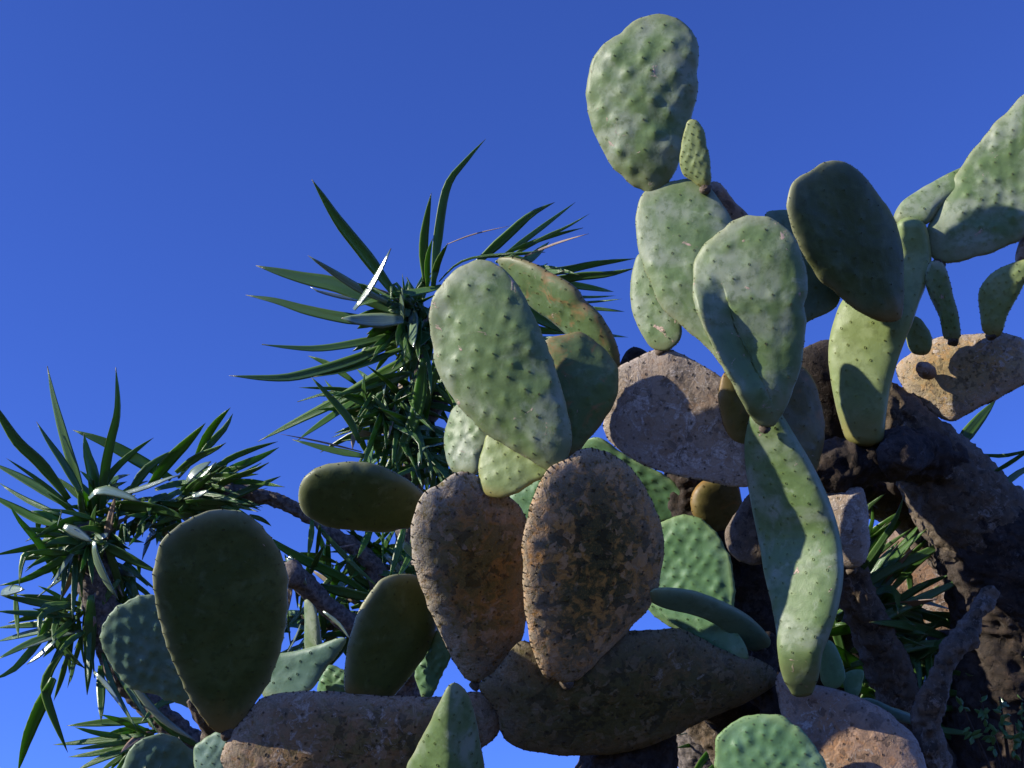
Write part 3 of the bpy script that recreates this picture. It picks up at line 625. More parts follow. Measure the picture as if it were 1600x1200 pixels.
pad(C_, [[476,938],[488,943],[495,958],[499,980],[502,1010],[508,1025],[490,1030],[478,1015],[477,975]], 3.2, 30, 0, 'wax', 'flat', base=(492, 1030), sp=0, T=0.008)
pad(C_, [[512,1040],[537,1046],[552,1060],[552,1085],[525,1092],[498,1085],[500,1060]], 3.12, 15, 10, 'fresh', 'bumpy', base=(525, 1092), sp=14, br=0.006, bh=0.005)
pad(C_, [[682,985],[697,1005],[704,1027],[694,1046],[686,1064],[674,1088],[663,1092],[656,1078],[649,1055],[652,1038],[664,1018],[674,1000]], 3.12, 12, 0, 'fresh', 'bumpy', base=(667, 1092), sp=18, un=0.010, br=0.006, label='shrivelled drooping pad')
pad(C_, [[710,1067],[699,1074],[690,1092],[676,1120],[660,1152],[647,1177],[635,1205],[640,1260],[700,1290],[750,1260],[757,1205],[748,1150],[740,1112],[732,1088],[722,1074]], 2.90, -12, -4, 'wax', 'flat', base=(700, 1290), center=(702, 1170), extra=lambda u, v: 0.10 * np.sqrt(u * u + 0.0012) - 0.0, sp=26, T=0.014, label='folded wedge-shaped pad at the bottom edge')
b2 = at(700, 1270, 2.95); stem(C_, [[700, 1260, 2.95, 30], [760, 1330, 3.0, 44], [860, 1330, 3.05, 50], [960, 1290, 3.08, 60]], 'bark', 'branch')
pad(C_, [[640,850],[632,846],[630,856],[640,868],[655,880],[660,860]], 3.1, 10, 0, 'wax', 'flat', base=(655, 880), sp=0, T=0.008)
# right of centre, low
pad(C_, [[1020,921],[1060,920],[1097,928],[1135,944],[1167,961],[1190,981],[1204,1000],[1198,1014],[1177,1017],[1160,1002],[1140,987],[1105,967],[1060,952],[1018,940]], 3.05, -5, -40, 'blue', 'flat', base=(1190, 1014), T=0.014, sp=0, label='curling pad seen edge on')
pad(C_, [[1020,940],[1060,950],[1090,958],[1130,972],[1160,1000],[1168,1030],[1135,1024],[1100,1003],[1072,988],[1038,962]], 3.10, 20, 14, 'fresh', 'flat', base=(1165, 1028), T=0.010, sp=22)
pad(C_, [[1283,1005],[1300,1002],[1316,1033],[1320,1062],[1300,1078],[1282,1060]], 3.02, -10, 0, 'fresh', 'flat', base=(1300, 1078), sp=0, T=0.01)
pad(C_, [[1317,1056],[1335,1046],[1349,1048],[1348,1066],[1338,1092],[1322,1084]], 3.05, 25, 12, 'fresh', 'flat', base=(1335, 1092), sp=0, T=0.008)
pad(C_, [[1340,1094],[1362,1091],[1392,1104],[1425,1117],[1437,1132],[1400,1126],[1362,1112]], 3.12, -5, -20, 'blue', 'flat', base=(1437, 1132), sp=0, T=0.008)

# ------------------------------------------------------------------ low fresh prickly pear behind, centre and right
f0 = at(1180, 1300, 3.25)
fresh = thing('prickly_pear', 'fresh green prickly pear with bumpy pads, low behind the corky pads right of centre', 'cactus', (float(f0[0]), float(f0[1]), 0))
pad(fresh, [[1020,830],[1050,811],[1080,808],[1102,818],[1122,840],[1136,867],[1143,895],[1146,935],[1138,965],[1090,985],[1040,975],[1010,940],[1005,880]], 3.22, 20, 6, 'fresh', 'bumpy', base=(1085, 985), label='bumpy bright green pad')
pad(fresh, [[900,704],[925,684],[945,690],[970,707],[1005,727],[1042,747],[1067,767],[1090,792],[1094,806],[1072,812],[1035,820],[1015,790],[985,760],[950,740],[915,728]], 3.30, 24, -25, 'fresh', 'bumpy', base=(1092, 806), sp=20, bh=0.003)
pad(fresh, [[1125,1152],[1140,1135],[1160,1124],[1185,1119],[1205,1120],[1228,1126],[1262,1155],[1288,1200],[1292,1240],[1250,1290],[1190,1300],[1140,1270],[1122,1210],[1121,1172]], 2.88, 14, 8, 'fresh', 'bumpy', base=(1200, 1300), sp=24, bh=0.0035)
pad(fresh, [[1137,1056],[1157,1052],[1168,1060],[1173,1080],[1185,1103],[1162,1102],[1142,1086]], 3.24, 28, 10, 'fresh', 'flat', base=(1184, 1103), sp=0, T=0.008)
pad(fresh, [[795,775],[830,755],[860,745],[885,780],[870,835],[840,845],[818,815]], 3.24, 12, 8, 'fresh', 'bumpy', base=(855, 845), sp=18, bh=0.003)
for pp in ([[855, 830, 3.3, 10], [900, 930, 3.34, 16], [960, 1010, 3.34, 22], [1080, 1110, 3.34, 26], [1180, 1230, 3.25, 34]], [[1085, 975, 3.24, 12], [1110, 1050, 3.28, 20], [1160, 1150, 3.28, 26], [1195, 1295, 2.9, 30]], [[1090, 806, 3.3, 10], [1100, 900, 3.32, 16], [1110, 1000, 3.3, 20], [1140, 1100, 3.3, 24]]):
    stem(fresh, pp, 'bark_grey', 'stem')
worldtube(fresh, [f0, [f0[0], f0[1], 1.2], [f0[0], f0[1], -0.1]], [0.06, 0.08, 0.11], 'bark', 'trunk')

# ------------------------------------------------------------------ spiny prickly pear, lower left
s0 = at(300, 1300, 3.3)
spiny = thing('prickly_pear', 'blue-green spiny prickly pear, pads just left of and below the large dark olive pad', 'cactus', (float(s0[0]), float(s0[1]), 0))
pad(spiny, [[237,931],[212,935],[185,950],[167,970],[159,987],[160,1010],[172,1035],[190,1057],[207,1072],[232,1082],[267,1094],[300,1104],[318,1080],[310,1020],[285,960],[262,938]], 3.20, -6, -8, 'blue', 'bumpy', base=(305, 1104), sp=25, spines=0.012)
pad(spiny, [[195,1200],[200,1180],[215,1162],[237,1151],[262,1150],[287,1162],[305,1178],[318,1200],[320,1235],[300,1280],[260,1290],[215,1262],[197,1230]], 3.18, -12, -6, 'blue', 'bumpy', base=(270, 1290), sp=24, spines=0.011)
pad(spiny, [[304,1174],[315,1158],[337,1146],[356,1145],[362,1175],[352,1215],[332,1235],[312,1210]], 3.12, 10, 10, 'blue', 'bumpy', base=(338, 1235), sp=17, bh=0.003, spines=0.006)
for pp in ([[303, 1098, 3.2, 12], [330, 1160, 3.26, 18], [310, 1290, 3.3, 26]], [[270, 1280, 3.2, 14], [300, 1310, 3.3, 26]], [[338, 1230, 3.14, 10], [310, 1300, 3.28, 24]]):
    stem(spiny, pp, 'bark_grey', 'stem')
worldtube(spiny, [s0, [s0[0], s0[1], 1.2], [s0[0], s0[1], -0.1]], [0.05, 0.07, 0.1], 'bark', 'trunk')

# ------------------------------------------------------------------ yuccas
FILL = None
def flush_fill(parent):
    global FILL
    V, F, ac, al, mi, off = [], [], [], [], [], 0
    mats = sorted({q[4] for q in FILL})
    for W, f, a, l, m in FILL:
        V.append(W); F += [[i + off for i in x] for x in f]; ac += a; al += l; mi += [mats.index(m)] * len(f); off += len(W)
    ob = link_mesh('leaf', np.vstack(V), F, M[mats[0]], parent, {'across': ac, 'along': al}); ob['kind'] = 'stuff'
    for m in mats[1:]: ob.data.materials.append(M[m])
    ob.data.polygons.foreach_set('material_index', mi); FILL = None

def leaf(parent, pts, wpx, z0, z1=None, mat='leaf', roll=None, fold=0.35, blunt=False, widest=0.3):
    """pts pixel path base->tip"""
    P = np.array(pts, float)
    if len(P) == 2: P = np.array([P[0], (P[0] + P[1]) / 2 + rng.normal(size=2) * 2, P[1]])
    if z1 is None: z1 = z0 + rng.uniform(-0.16, 0.16)
    Ls = np.linalg.norm(np.diff(P, axis=0), axis=1).sum()
    n = int(min(20, max(7, Ls / 14)))
    B = catmull(P, n); t = np.linspace(0, 1, n)
    z = z0 + (z1 - z0) * t ** 1.1
    X = ray(B[:, 0], B[:, 1]) * z[:, None]
    ax = np.gradient(X, axis=0); ax /= np.linalg.norm(ax, axis=1, keepdims=True)
    view = X / np.linalg.norm(X, axis=1, keepdims=True)
    side = np.cross(ax, view); side /= np.linalg.norm(side, axis=1, keepdims=True)
    fw = np.cross(side, ax)
    r = math.radians(rng.uniform(-50, 50) if roll is None else roll)
    tw = r + rng.uniform(-0.3, 0.3) * t
    S = side * np.cos(tw)[:, None] + fw * np.sin(tw)[:, None]
    if mat == 'leaf_shine':                       # blade tilted the way that glints in the sun
        sc_ = MC @ np.array(sun_dir); H = sc_[None] - view; H /= np.linalg.norm(H, axis=1, keepdims=True)
        H = H - ax * (H * ax).sum(1, keepdims=True); H /= np.linalg.norm(H, axis=1, keepdims=True)
        S = np.cross(H, ax); r = math.radians(45); fold = 0.06
    Nn = np.cross(ax, S)
    w_ = wpx * 0.40 / FPX * z0 / max(0.55, math.cos(r))
    prof = np.interp(t, [0, widest, 0.6, 0.85, 1], [0.5, 1, 0.86, 0.45, 0.03] if not blunt else [0.7, 1, 1, 0.95, 0.8])
    hw = w_ * prof
    th = 0.0016
    U = [-1, -0.55, 0, 0.55, 1]
    V, ac, al = [], [], []
    for i in range(n):
        for k, u in enumerate(U):
            dip = fold * hw[i] * (abs(u) - 0.5)
            V.append(X[i] + S[i] * u * hw[i] + Nn[i] * (dip + (th if abs(u) < 1 else 0))); ac.append(u); al.append(t[i])
        for k, u in enumerate(U[1:-1][::-1]):
            dip = fold * hw[i] * (abs(u) - 0.5)
            V.append(X[i] + S[i] * u * hw[i] + Nn[i] * (dip - th)); ac.append(u); al.append(t[i])
    m = 8; F = []
    for i in range(n - 1):
        for j in range(m): F.append([i * m + j, i * m + (j + 1) % m, (i + 1) * m + (j + 1) % m, (i + 1) * m + j])
    F.append(list(range(m))[::-1]); F.append([(n - 1) * m + j for j in range(m)])
    W = to_world(np.array(V))
    if FILL is not None: FILL.append((W, F, ac, al, mat)); return
    return link_mesh('leaf', W, F, M[mat], parent, {'across': ac, 'along': al})

def rosette(parent, cx, cy, z, n, lmin, lmax, wid, a0=0, a1=360, mat='leaf', spread=0.5, off=18):
    for _ in range(n):
        a = math.radians(rng.uniform(a0, a1)); L = rng.uniform(lmin, lmax) * (1 if FILL is None else 1.22); wid_ = wid * (1 if FILL is None else 1.3); k = rng.uniform(0.5, 1)
        bx = cx + rng.normal() * off; by = cy + rng.normal() * off * 0.8
        dx, dy = math.cos(a), -math.sin(a)
        droop = rng.uniform(0, 0.25) * L
        pts = [(bx, by), (bx + dx * L * 0.5, by + dy * L * 0.5 - droop * 0.1), (bx + dx * L, by + dy * L + droop * 0.6)]
        if rng.random() < 0.14: pts = [pts[0], pts[1], (pts[1][0] + dx * L * 0.12, pts[1][1] + dy * L * 0.1 + L * 0.08), (pts[1][0] + dx * L * 0.15, pts[1][1] + dy * L * 0.1 + L * 0.45)]
        leaf(parent, pts, wid_ * rng.uniform(0.6, 1.1), z + rng.uniform(-0.05, 0.1), z + rng.uniform(-0.35, 0.35) * spread, mat if rng.random() > 0.16 else rng.choice(['leaf_lime', 'leaf_lime', 'leaf_dead', 'leaf_shine']))

ya0 = at(420, 1300, 4.6)
yA = thing('yucca_tree', 'spiky yucca tree at the left edge with hanging lower leaves', 'yucca tree', (float(ya0[0]), float(ya0[1]), 0))
ZA = 4.3
stem(yA, [[135, 835, ZA+.05, 26], [150, 900, ZA+.06, 30], [165, 980, ZA+.06, 26], [200, 1060, ZA+.08, 22], [260, 1130, ZA+.1, 22], [340, 1200, ZA+.15, 30], [420, 1300, ZA+.3, 44]], 'yuccabark', 'branch')
worldtube(yA, [ya0, [ya0[0] + .05, ya0[1], 1.5], [ya0[0], ya0[1], -0.1]], [0.10, 0.13, 0.22], 'yuccabark', 'trunk')
LA = [
 ([(137,805),(118,740),(100,680),(84,620),(74,572)], 21, 'leaf', -20), ([(160,800),(163,740),(172,690),(183,640),(181,574)], 20, 'leaf', 20),
 ([(108,780),(65,725),(28,690),(0,648),(-22,615)], 22, 'leaf', -30), ([(132,780),(100,725),(76,690),(57,659)], 16, 'leaf', 10),
 ([(112,795),(70,768),(30,745),(-15,722)], 19, 'leaf', 30), ([(105,785),(60,750),(10,716)], 9, 'leaf', 0),
 ([(95,805),(55,788),(25,772),(-2,754)], 12, 'leaf', 15), ([(105,822),(60,812),(20,792),(-25,768)], 19, 'leaf_lime', 30),
 ([(150,800),(145,745),(136,712),(131,678)], 24, 'leaf', 40), ([(152,778),(175,738),(210,705),(240,684)], 15, 'leaf', 10),
 ([(139,779),(155,766),(185,771),(222,785)], 15, 'leaf_shine', 25), ([(100,822),(120,832),(145,847)], 15, 'leaf_shine', 30),
 ([(90,822),(94,808),(97,797)], 4, 'leaf_shine', 10), ([(130,845),(80,850),(40,857),(-12,868)], 16, 'leaf', -20),
 ([(128,842),(70,850),(38,868),(30,918)], 15, 'leaf_lime', 20), ([(134,848),(90,878),(40,905),(-2,915)], 17, 'leaf_lime', -10),
 ([(92,905),(62,850),(32,815),(14,788)], 16, 'leaf_lime', 10), ([(147,845),(180,860),(215,878),(248,895)], 20, 'leaf', 35),
 ([(147,845),(150,870),(165,905),(185,937)], 14, 'leaf_shine', 30), ([(2,926),(18,922),(38,921)], 17, 'leaf_shine', 20),
 ([(112,950),(60,942),(0,930)], 16, 'leaf', 10), ([(116,962),(60,960),(-6,955)], 13, 'leaf', 45),
 ([(112,972),(60,975),(-6,981)], 14, 'leaf', -20), ([(92,980),(40,991),(-6,1003)], 13, 'leaf', 20),
 ([(92,950),(72,980),(52,1021)], 20, 'leaf_lime', 10), ([(24,928),(26,960),(29,998)], 11, 'leaf_lime', 0),
 ([(82,990),(40,1008),(-6,1031)], 15, 'leaf', 20), ([(72,990),(45,1020),(20,1046),(-10,1062)], 17, 'leaf', -20),
 ([(86,1002),(62,1023),(42,1038)], 11, 'leaf_shine', 30), ([(98,1018),(76,1052),(71,1080),(84,1122),(106,1176)], 19, 'leaf', 10),
 ([(84,1060),(66,1098),(44,1150),(28,1206)], 26, 'leaf_lime', 10), ([(106,1022),(96,1060),(84,1095)], 12, 'leaf', 10),
 ([(142,930),(140,1000),(138,1045),(136,1086)], 25, 'leaf', -10), ([(115,1030),(113,1048),(110,1066)], 9, 'leaf', 0),
 ([(157,1040),(158,1090),(158,1128)], 18, 'leaf', 0), ([(147,1050),(168,1072),(194,1110)], 8, 'leaf_shine', 20),
 ([(74,990),(100,1015),(132,1044)], 17, 'leaf', 45), ([(160,1020),(180,1080),(215,1142)], 12, 'leaf', 0),
 ([(170,1030),(210,1090),(250,1150)], 13, 'leaf', 20), ([(185,1040),(235,1100),(285,1150)], 12, 'leaf', 0),
 ([(200,1060),(250,1120),(310,1160)], 12, 'leaf_shine', 0), ([(150,1000),(165,1050),(205,1125)], 10, 'leaf', 0),
 ([(240,1125),(165,1129),(104,1134)], 17, 'leaf_lime', 10), ([(200,1152),(155,1146),(116,1136)], 12, 'leaf_lime', 0),
 ([(225,1148),(145,1158),(82,1164)], 14, 'leaf_lime', 20), ([(210,1158),(160,1165),(116,1171)], 11, 'leaf', 0),
 ([(215,1160),(155,1176),(106,1183)], 14, 'leaf_lime', 0), ([(215,1165),(162,1184),(116,1206)], 16, 'leaf_lime', 10),
 ([(215,1170),(178,1190),(152,1210)], 12, 'leaf', 0), ([(212,1170),(192,1192),(176,1215)], 14, 'leaf_lime', 0),
 ([(300,1085),(250,1100),(220,1130)], 14, 'leaf', 0), ([(240,1120),(280,1150),(330,1175)], 14, 'leaf', 10)]
for pts, wd, mt, rl in LA: leaf(yA, pts, wd, ZA + rng.uniform(-0.04, 0.05) - (0.09 if mt == 'leaf_shine' else 0), None if mt != 'leaf_shine' else ZA - 0.11, mt, rl)
rosette(yA, 135, 850, ZA, 46, 50, 118, 15, 150, 290)
rosette(yA, 160, 880, ZA + .05, 30, 40, 100, 14, 0, 360)
rosette(yA, 120, 960, ZA, 30, 50, 105, 14, 140, 280)
rosette(yA, 175, 900, ZA + .1, 26, 50, 110, 15, 240, 330)
rosette(yA, 140, 830, ZA + .04, 40, 45, 95, 17, 0, 360)
rosette(yA, 150, 790, ZA + .08, 12, 40, 70, 15, 20, 160)
rosette(yA, 235, 1145, ZA, 14, 40, 80, 12, 150, 230, 'leaf_lime', off=8)

yb0 = at(660, 1300, 4.7)
yB = thing('yucca_tree', 'taller yucca tree with a bare curved branch, its leaf heads behind the large oval pad', 'yucca tree', (float(yb0[0]), float(yb0[1]), 0))
ZB = 4.3
stem(yB, [[315, 762, ZB, 14], [360, 768, ZB+.02, 14], [400, 774, ZB+.02, 12], [440, 785, ZB+.03, 11], [478, 802, ZB+.04, 12], [515, 832, ZB+.05, 12], [555, 855, ZB+.06, 13], [583, 885, ZB+.07, 15], [600, 930, ZB+.1, 18], [625, 1020, ZB+.2, 22], [650, 1150, ZB+.3, 28], [660, 1300, ZB+.4, 40]], 'yuccabark', 'branch', 'bare curved brown branch')
stem(yB, [[650, 500, ZB+.1, 20], [655, 580, ZB+.12, 18], [665, 640, ZB+.14, 17], [650, 700, ZB+.15, 16], [640, 800, ZB+.2, 18], [630, 960, ZB+.25, 22], [640, 1080, ZB+.3, 28]], 'yuccabark', 'branch')
stem(yB, [[452, 895, ZB-.1, 24], [478, 915, ZB-.05, 18], [515, 950, ZB, 16], [560, 985, ZB+.05, 17], [640, 1050, ZB+.2, 22]], 'yuccabark', 'branch')
stem(yB, [[400, 975, ZB+.3, 9], [450, 968, ZB+.3, 10], [520, 975, ZB+.3, 10], [600, 1000, ZB+.3, 14]], 'yuccabark', 'branch')
stem(yB, [[745, 560, ZB+.1, 12], [700, 610, ZB+.14, 14], [668, 650, ZB+.15, 16]], 'yuccabark', 'branch')
worldtube(yB, [yb0, [yb0[0] + .05, yb0[1], 1.5], [yb0[0], yb0[1], -0.1]], [0.11, 0.14, 0.24], 'yuccabark', 'trunk')
LB = [
 ([(268,748),(231,728),(170,694),(114,672)], 25, 'leaf_lime', 10), ([(235,758),(262,722),(295,688),(321,661)], 24, 'leaf_lime', 10),
 ([(200,775),(225,737),(250,717),(275,702)], 18, 'leaf', 10), ([(308,710),(325,678),(342,655),(360,637)], 17, 'leaf_lime', 20),
 ([(312,712),(335,686),(352,668),(364,646)], 15, 'leaf', 10), ([(275,738),(308,714),(335,702),(353,692)], 16, 'leaf', 10),
 ([(328,738),(360,716),(400,700),(434,690)], 13, 'leaf', 10), ([(325,755),(365,732),(405,715),(436,699)], 18, 'leaf_lime', 10),
 ([(320,772),(360,748),(395,735),(420,723)], 14, 'leaf', 40), ([(335,790),(370,773),(405,758),(439,744)], 15, 'leaf', 0),
 ([(350,786),(390,773),(418,762)], 7, 'leaf', 0), ([(293,752),(306,736),(330,721)], 17, 'leaf_shine', 25),
 ([(300,775),(312,772),(326,766)], 11, 'leaf_shine', 25), ([(310,748),(320,740),(338,722)], 8, 'leaf_shine', 10),
 ([(250,785),(300,790),(360,790),(425,785)], 20, 'leaf', 30), ([(170,790),(210,790),(262,798),(290,812)], 26, 'leaf', 45),
 ([(180,775),(225,762),(270,745),(285,742)], 9, 'leaf_shine', 10), ([(200,800),(240,790),(300,800),(340,815)], 18, 'leaf', 40),
 ([(210,815),(250,822),(280,828)], 14, 'leaf', 20), ([(390,805),(410,812),(424,822)], 10, 'leaf', 0),
 ([(618,462),(575,404),(530,347),(500,300),(487,280)], 25, 'leaf', 15), ([(677,447),(683,380),(698,293),(728,251),(759,217)], 19, 'leaf', 10),
 ([(666,448),(662,385),(667,340),(674,301)], 19, 'leaf', -10), ([(668,448),(668,405),(676,372)], 12, 'leaf_lime', 10),
 ([(676,446),(684,410),(700,380)], 14, 'leaf', 10), ([(698,382),(740,366),(796,353)], 3, 'leaf_dead', 0),
 ([(640,490),(608,482),(535,449),(470,434),(400,415)], 30, 'leaf', 35), ([(605,472),(560,450),(520,425),(481,399)], 12, 'leaf_shine', 40),
 ([(620,505),(545,498),(480,485),(430,470),(384,461)], 23, 'leaf', 10), ([(630,499),(600,501),(565,500),(533,497)], 25, 'leaf_shine', 28),
 ([(553,484),(575,455),(595,420),(611,388)], 13, 'leaf_shine', 10), ([(690,448),(645,459),(605,464),(553,480)], 17, 'leaf', 45),
 ([(617,492),(620,470),(642,468),(652,500)], 24, 'leaf', 40), ([(640,465),(655,480),(674,502)], 13, 'leaf', 40),
 ([(560,470),(500,456),(485,448)], 6, 'leaf_shine', 20),
 ([(625,530),(560,560),(480,584),(430,591),(358,587)], 22, 'leaf', 10), ([(628,532),(575,552),(520,572),(488,589)], 16, 'leaf_lime', 10),
 ([(625,521),(560,536),(500,545),(450,543),(409,538)], 17, 'leaf', 30), ([(670,541),(600,583),(530,625),(465,658),(403,690)], 24, 'leaf_lime', 10),
 ([(640,540),(585,563),(535,580),(490,589)], 14, 'leaf', 30), ([(600,588),(556,626),(553,655),(565,690),(584,728)], 20, 'leaf', 20),
 ([(662,560),(652,640),(632,690),(614,742)], 27, 'leaf_lime', 0), ([(680,560),(664,650),(656,710),(649,768)], 16, 'leaf_lime', 10),
 ([(692,560),(675,600),(664,645)], 17, 'leaf', 0), ([(562,692),(545,655),(515,620),(486,589)], 16, 'leaf', 10),
 ([(562,675),(535,630),(507,593)], 14, 'leaf_lime', 10), ([(575,714),(520,704),(457,687)], 15, 'leaf', 30),
 ([(565,706),(500,690),(437,678)], 4, 'leaf_dead', 0), ([(690,560),(700,600),(718,645)], 16, 'leaf_lime', 10),
 ([(628,515),(632,540),(642,565)], 22, 'leaf_lime', 0),
 ([(740,415),(790,370),(830,335),(867,316)], 19, 'leaf', 10), ([(775,410),(820,375),(860,345),(899,316)], 12, 'leaf', 10),
 ([(790,405),(850,371),(885,355),(921,334)], 8, 'leaf', 0), ([(790,395),(850,372),(911,356)], 9, 'leaf', 40),
 ([(820,400),(870,380),(920,365)], 5, 'leaf_dead', 0), ([(740,402),(800,397),(852,394)], 8, 'leaf', 40),
 ([(800,420),(830,402),(858,378)], 19, 'leaf', 0), ([(820,428),(880,422),(930,412),(992,404)], 16, 'leaf', 20),
 ([(830,446),(900,432),(950,428),(992,419)], 17, 'leaf', 30), ([(860,440),(920,449),(959,456)], 15, 'leaf', 10),
 ([(880,464),(930,464),(962,462)], 6, 'leaf', 0), ([(890,474),(935,471),(972,467)], 5, 'leaf', 0),
 ([(900,480),(940,483),(976,487)], 8, 'leaf', 0), ([(920,520),(955,524),(981,527)], 7, 'leaf', 0),
 ([(790,470),(830,490),(880,520)], 26, 'leaf', 0), ([(800,500),(840,515),(900,520)], 16, 'leaf', 0), ([(800,520),(840,530),(880,526)], 14, 'leaf', 0),
 ([(686,440),(715,412),(755,400),(850,392)], 5, 'leaf', 10),
 ([(425,845),(470,872),(540,905),(600,945)], 20, 'leaf_lime', 10), ([(488,812),(486,840),(481,872)], 12, 'leaf_lime', 0),
 ([(500,820),(497,850),(492,878)], 9, 'leaf', 0), ([(582,822),(572,845),(558,872)], 13, 'leaf_lime', 0),
 ([(500,825),(545,875),(592,918)], 11, 'leaf', 30), ([(545,870),(552,895),(592,925)], 18, 'leaf', 20),
 ([(598,820),(598,850),(598,880)], 5, 'leaf_lime', 0), ([(632,822),(622,860),(608,905)], 16, 'leaf_lime', 0),
 ([(645,840),(640,870),(620,905)], 14, 'leaf', 0), ([(500,915),(560,930),(610,935)], 22, 'leaf', 20), ([(555,850),(530,855),(505,850)], 4, 'leaf_dead', 0),
 ([(450,870),(460,885),(480,915)], 16, 'leaf_shine', 10), ([(450,955),(452,990),(456,1020)], 4, 'leaf', 0), ([(470,975),(460,1000),(448,1022)], 4, 'leaf_shine', 0),
 ([(560,940),(590,960),(640,990)], 12, 'leaf', 0), ([(505,955),(530,975),(548,1000)], 6, 'leaf_shine', 0)]
for pts, wd, mt, rl in LB: leaf(yB, pts, wd, ZB + rng.uniform(-0.04, 0.05) - (0.09 if mt == 'leaf_shine' else 0), None if mt != 'leaf_shine' else ZB - 0.11, mt, rl)
rosette(yB, 300, 775, ZB, 40, 50, 105, 14, -20, 50)
rosette(yB, 260, 800, ZB + .05, 34, 40, 95, 16, 150, 340)
rosette(yB, 645, 505, ZB + .05, 26, 30, 75, 18, 0, 360)
rosette(yB, 645, 500, ZB + .04, 34, 60, 115, 11, 0, 360, off=14)
rosette(yB, 800, 440, ZB + .02, 16, 50, 90, 18, -20, 50)
rosette(yB, 300, 765, ZB + .05, 20, 40, 90, 14, -40, 60)
FILL = []                              # the rest of the crown, past the 300 largest leaves
rosette(yB, 640, 500, ZB + .02, 26, 30, 70, 20, 90, 300)
rosette(yB, 610, 620, ZB + .1, 36, 50, 110, 10, 120, 330, off=26)
rosette(yB, 630, 600, ZB + .08, 40, 50, 100, 12, 190, 350, off=20)
rosette(yB, 625, 655, ZB + .06, 50, 40, 90, 11, 0, 360, off=26)
rosette(yB, 660, 700, ZB + .06, 40, 40, 90, 11, 180, 380, off=22)
rosette(yB, 700, 760, ZB + .1, 26, 30, 80, 11, 0, 360, off=22)
rosette(yB, 600, 880, ZB + .1, 40, 35, 85, 11, 0, 360, off=22)
rosette(yB, 530, 950, ZB + .25, 44, 40, 90, 12, 0, 360, off=34)
rosette(yB, 640, 980, ZB + .25, 26, 40, 90, 12, 0, 360, off=26)
rosette(yB, 470, 905, ZB, 16, 25, 55, 8, 0, 360, off=10)
rosette(yB, 470, 980, ZB + .2, 22, 30, 70, 10, 0, 360, off=22)
flush_fill(yB)

yc0 = at(1420, 1300, 4.1)
yC = thing('yucca_tree', 'shaded dark yucca behind the trunk at the right with drooping dry leaves', 'yucca tree', (float(yc0[0]), float(yc0[1]), 0))
ZC = 3.9
stem(yC, [[1300, 900, ZC, 60], [1330, 1000, ZC, 70], [1380, 1120, ZC+.05, 90], [1420, 1300, ZC+.1, 100]], 'yuccabark', 'branch')
stem(yC, [[1520, 880, ZC, 50], [1500, 980, ZC, 60], [1460, 1120, ZC+.05, 90], [1420, 1300, ZC+.1, 100]], 'yuccabark', 'branch', 'sunlit rough branch')
stem(yC, [[1085, 1130, ZC, 34], [1100, 1190, ZC, 40], [1140, 1290, ZC, 50]], 'yuccabark', 'branch')
worldtube(yC, [yc0, [yc0[0] + .05, yc0[1], 1.5], [yc0[0], yc0[1], -0.1]], [0.20, 0.2, 0.3], 'yuccabark', 'trunk')
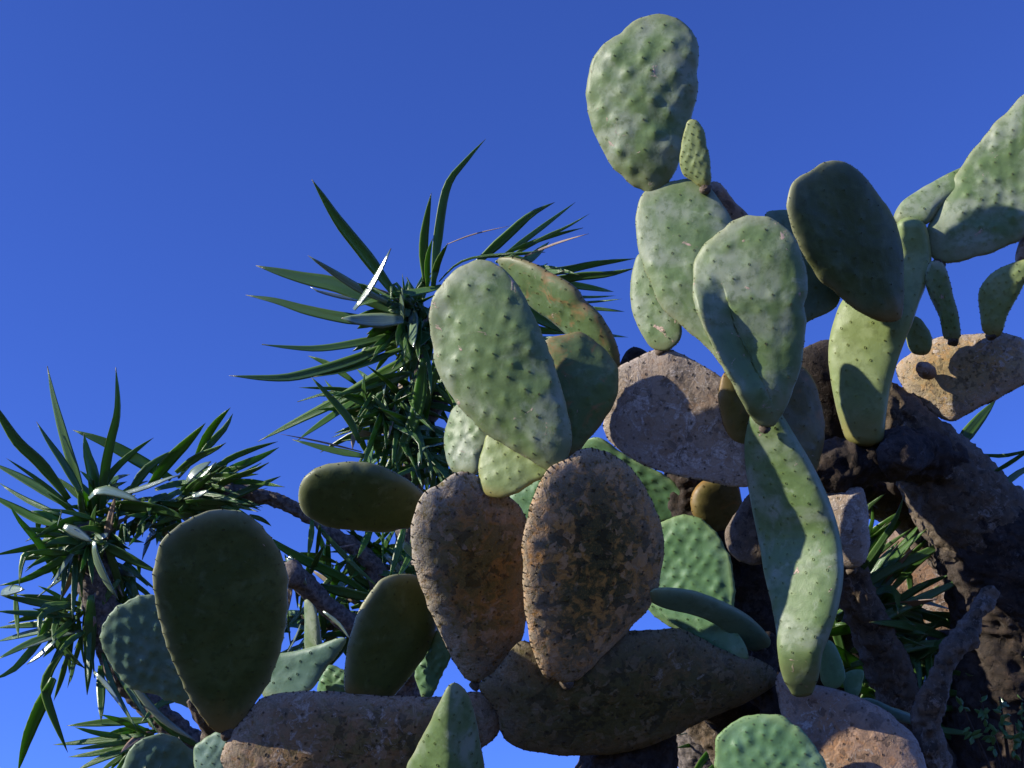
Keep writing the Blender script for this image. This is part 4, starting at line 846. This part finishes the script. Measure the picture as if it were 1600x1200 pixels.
LC = [
 ([(1345,872),(1385,835),(1420,798)], 17, 'leaf_lime', 10), ([(1335,928),(1385,893),(1450,862),(1522,824)], 20, 'leaf', 0),
 ([(1335,905),(1375,850),(1400,810),(1412,775)], 14, 'leaf', 0), ([(1340,985),(1420,945),(1515,900)], 22, 'leaf', 10),
 ([(1340,1015),(1430,985),(1520,962)], 18, 'leaf', 10), ([(1330,1040),(1430,1010),(1520,1000)], 20, 'leaf', 10),
 ([(1340,860),(1362,820),(1362,785)], 10, 'leaf_lime', 0), ([(1330,850),(1350,800),(1385,770)], 12, 'leaf', 0),
 ([(1490,705),(1522,665),(1556,625)], 26, 'leaf', 0), ([(1560,765),(1590,740),(1625,722)], 14, 'leaf', 0),
 ([(1530,710),(1570,712),(1620,700)], 8, 'leaf', 0), ([(1545,742),(1580,722),(1625,690)], 9, 'leaf', 0),
 ([(1055,1120),(1100,1100),(1152,1091)], 11, 'leaf_lime', 0), ([(1080,1215),(1108,1175),(1135,1150)], 14, 'leaf_lime', 0),
 ([(1095,1220),(1120,1195),(1140,1185)], 14, 'leaf_lime', 0), ([(1060,1140),(1100,1130),(1150,1115)], 10, 'leaf', 0),
 ([(1400,1130),(1450,1110),(1530,1105)], 16, 'leaf', 0), ([(1380,1150),(1450,1140),(1540,1150)], 16, 'leaf', 0)]
for pts, wd, mt, rl in LC: leaf(yC, pts, wd, ZC - 0.58 + rng.uniform(-0.04, 0.05), None, mt, rl)
rosette(yC, 1330, 950, ZC - 0.5, 50, 80, 180, 22, -20, 60, off=26)
rosette(yC, 1390, 1060, ZC - 0.45, 50, 80, 170, 22, 0, 360, off=40)
rosette(yC, 1560, 1000, ZC + .1, 40, 80, 170, 22, 200, 400, off=40)
rosette(yC, 1430, 900, ZC + .05, 34, 70, 150, 24, 200, 380, off=34)
rosette(yC, 1500, 1010, ZC - .55, 22, 70, 140, 20, 150, 390, off=26)  # leaves added in front of the trunk to shade it
rosette(yC, 1340, 1100, ZC, 30, 60, 130, 24, 0, 360, off=34)
rosette(yC, 1130, 1160, ZC, 24, 40, 100, 14, 0, 360, off=24)

# ------------------------------------------------------------------ small leafy shrub, bottom right
sh0 = at(1580, 1300, 3.0)
shrub = thing('shrub', 'small leafy green shrub in the bottom right corner in front of the dark trunk', 'shrub', (float(sh0[0]), float(sh0[1]), 0))
for tip in ((1500, 1095), (1530, 1085), (1562, 1090), (1545, 1130), (1600, 1100), (1585, 1135)):
    stem(shrub, [[1580, 1290, 3.0, 4], [(1580 + tip[0]) / 2 + 6, 1200, 3.0, 3], [tip[0], tip[1], 2.98, 1.5]], 'bark', 'stem', around=8, rough=0, und=0.001)
    for k in range(9):
        f_ = rng.uniform(0.0, 0.45); x = tip[0] + (1580 - tip[0]) * f_ * .6; y = tip[1] + (1230 - tip[1]) * f_
        a = rng.uniform(0, 6.28); L = rng.uniform(11, 18)
        leaf(shrub, [(x, y), (x + math.cos(a) * L * .5, y + math.sin(a) * L * .5), (x + math.cos(a) * L, y + math.sin(a) * L)], 9, 2.98, 2.98 + rng.uniform(-.02, .02), 'shrub', None, 0.2, widest=0.5)
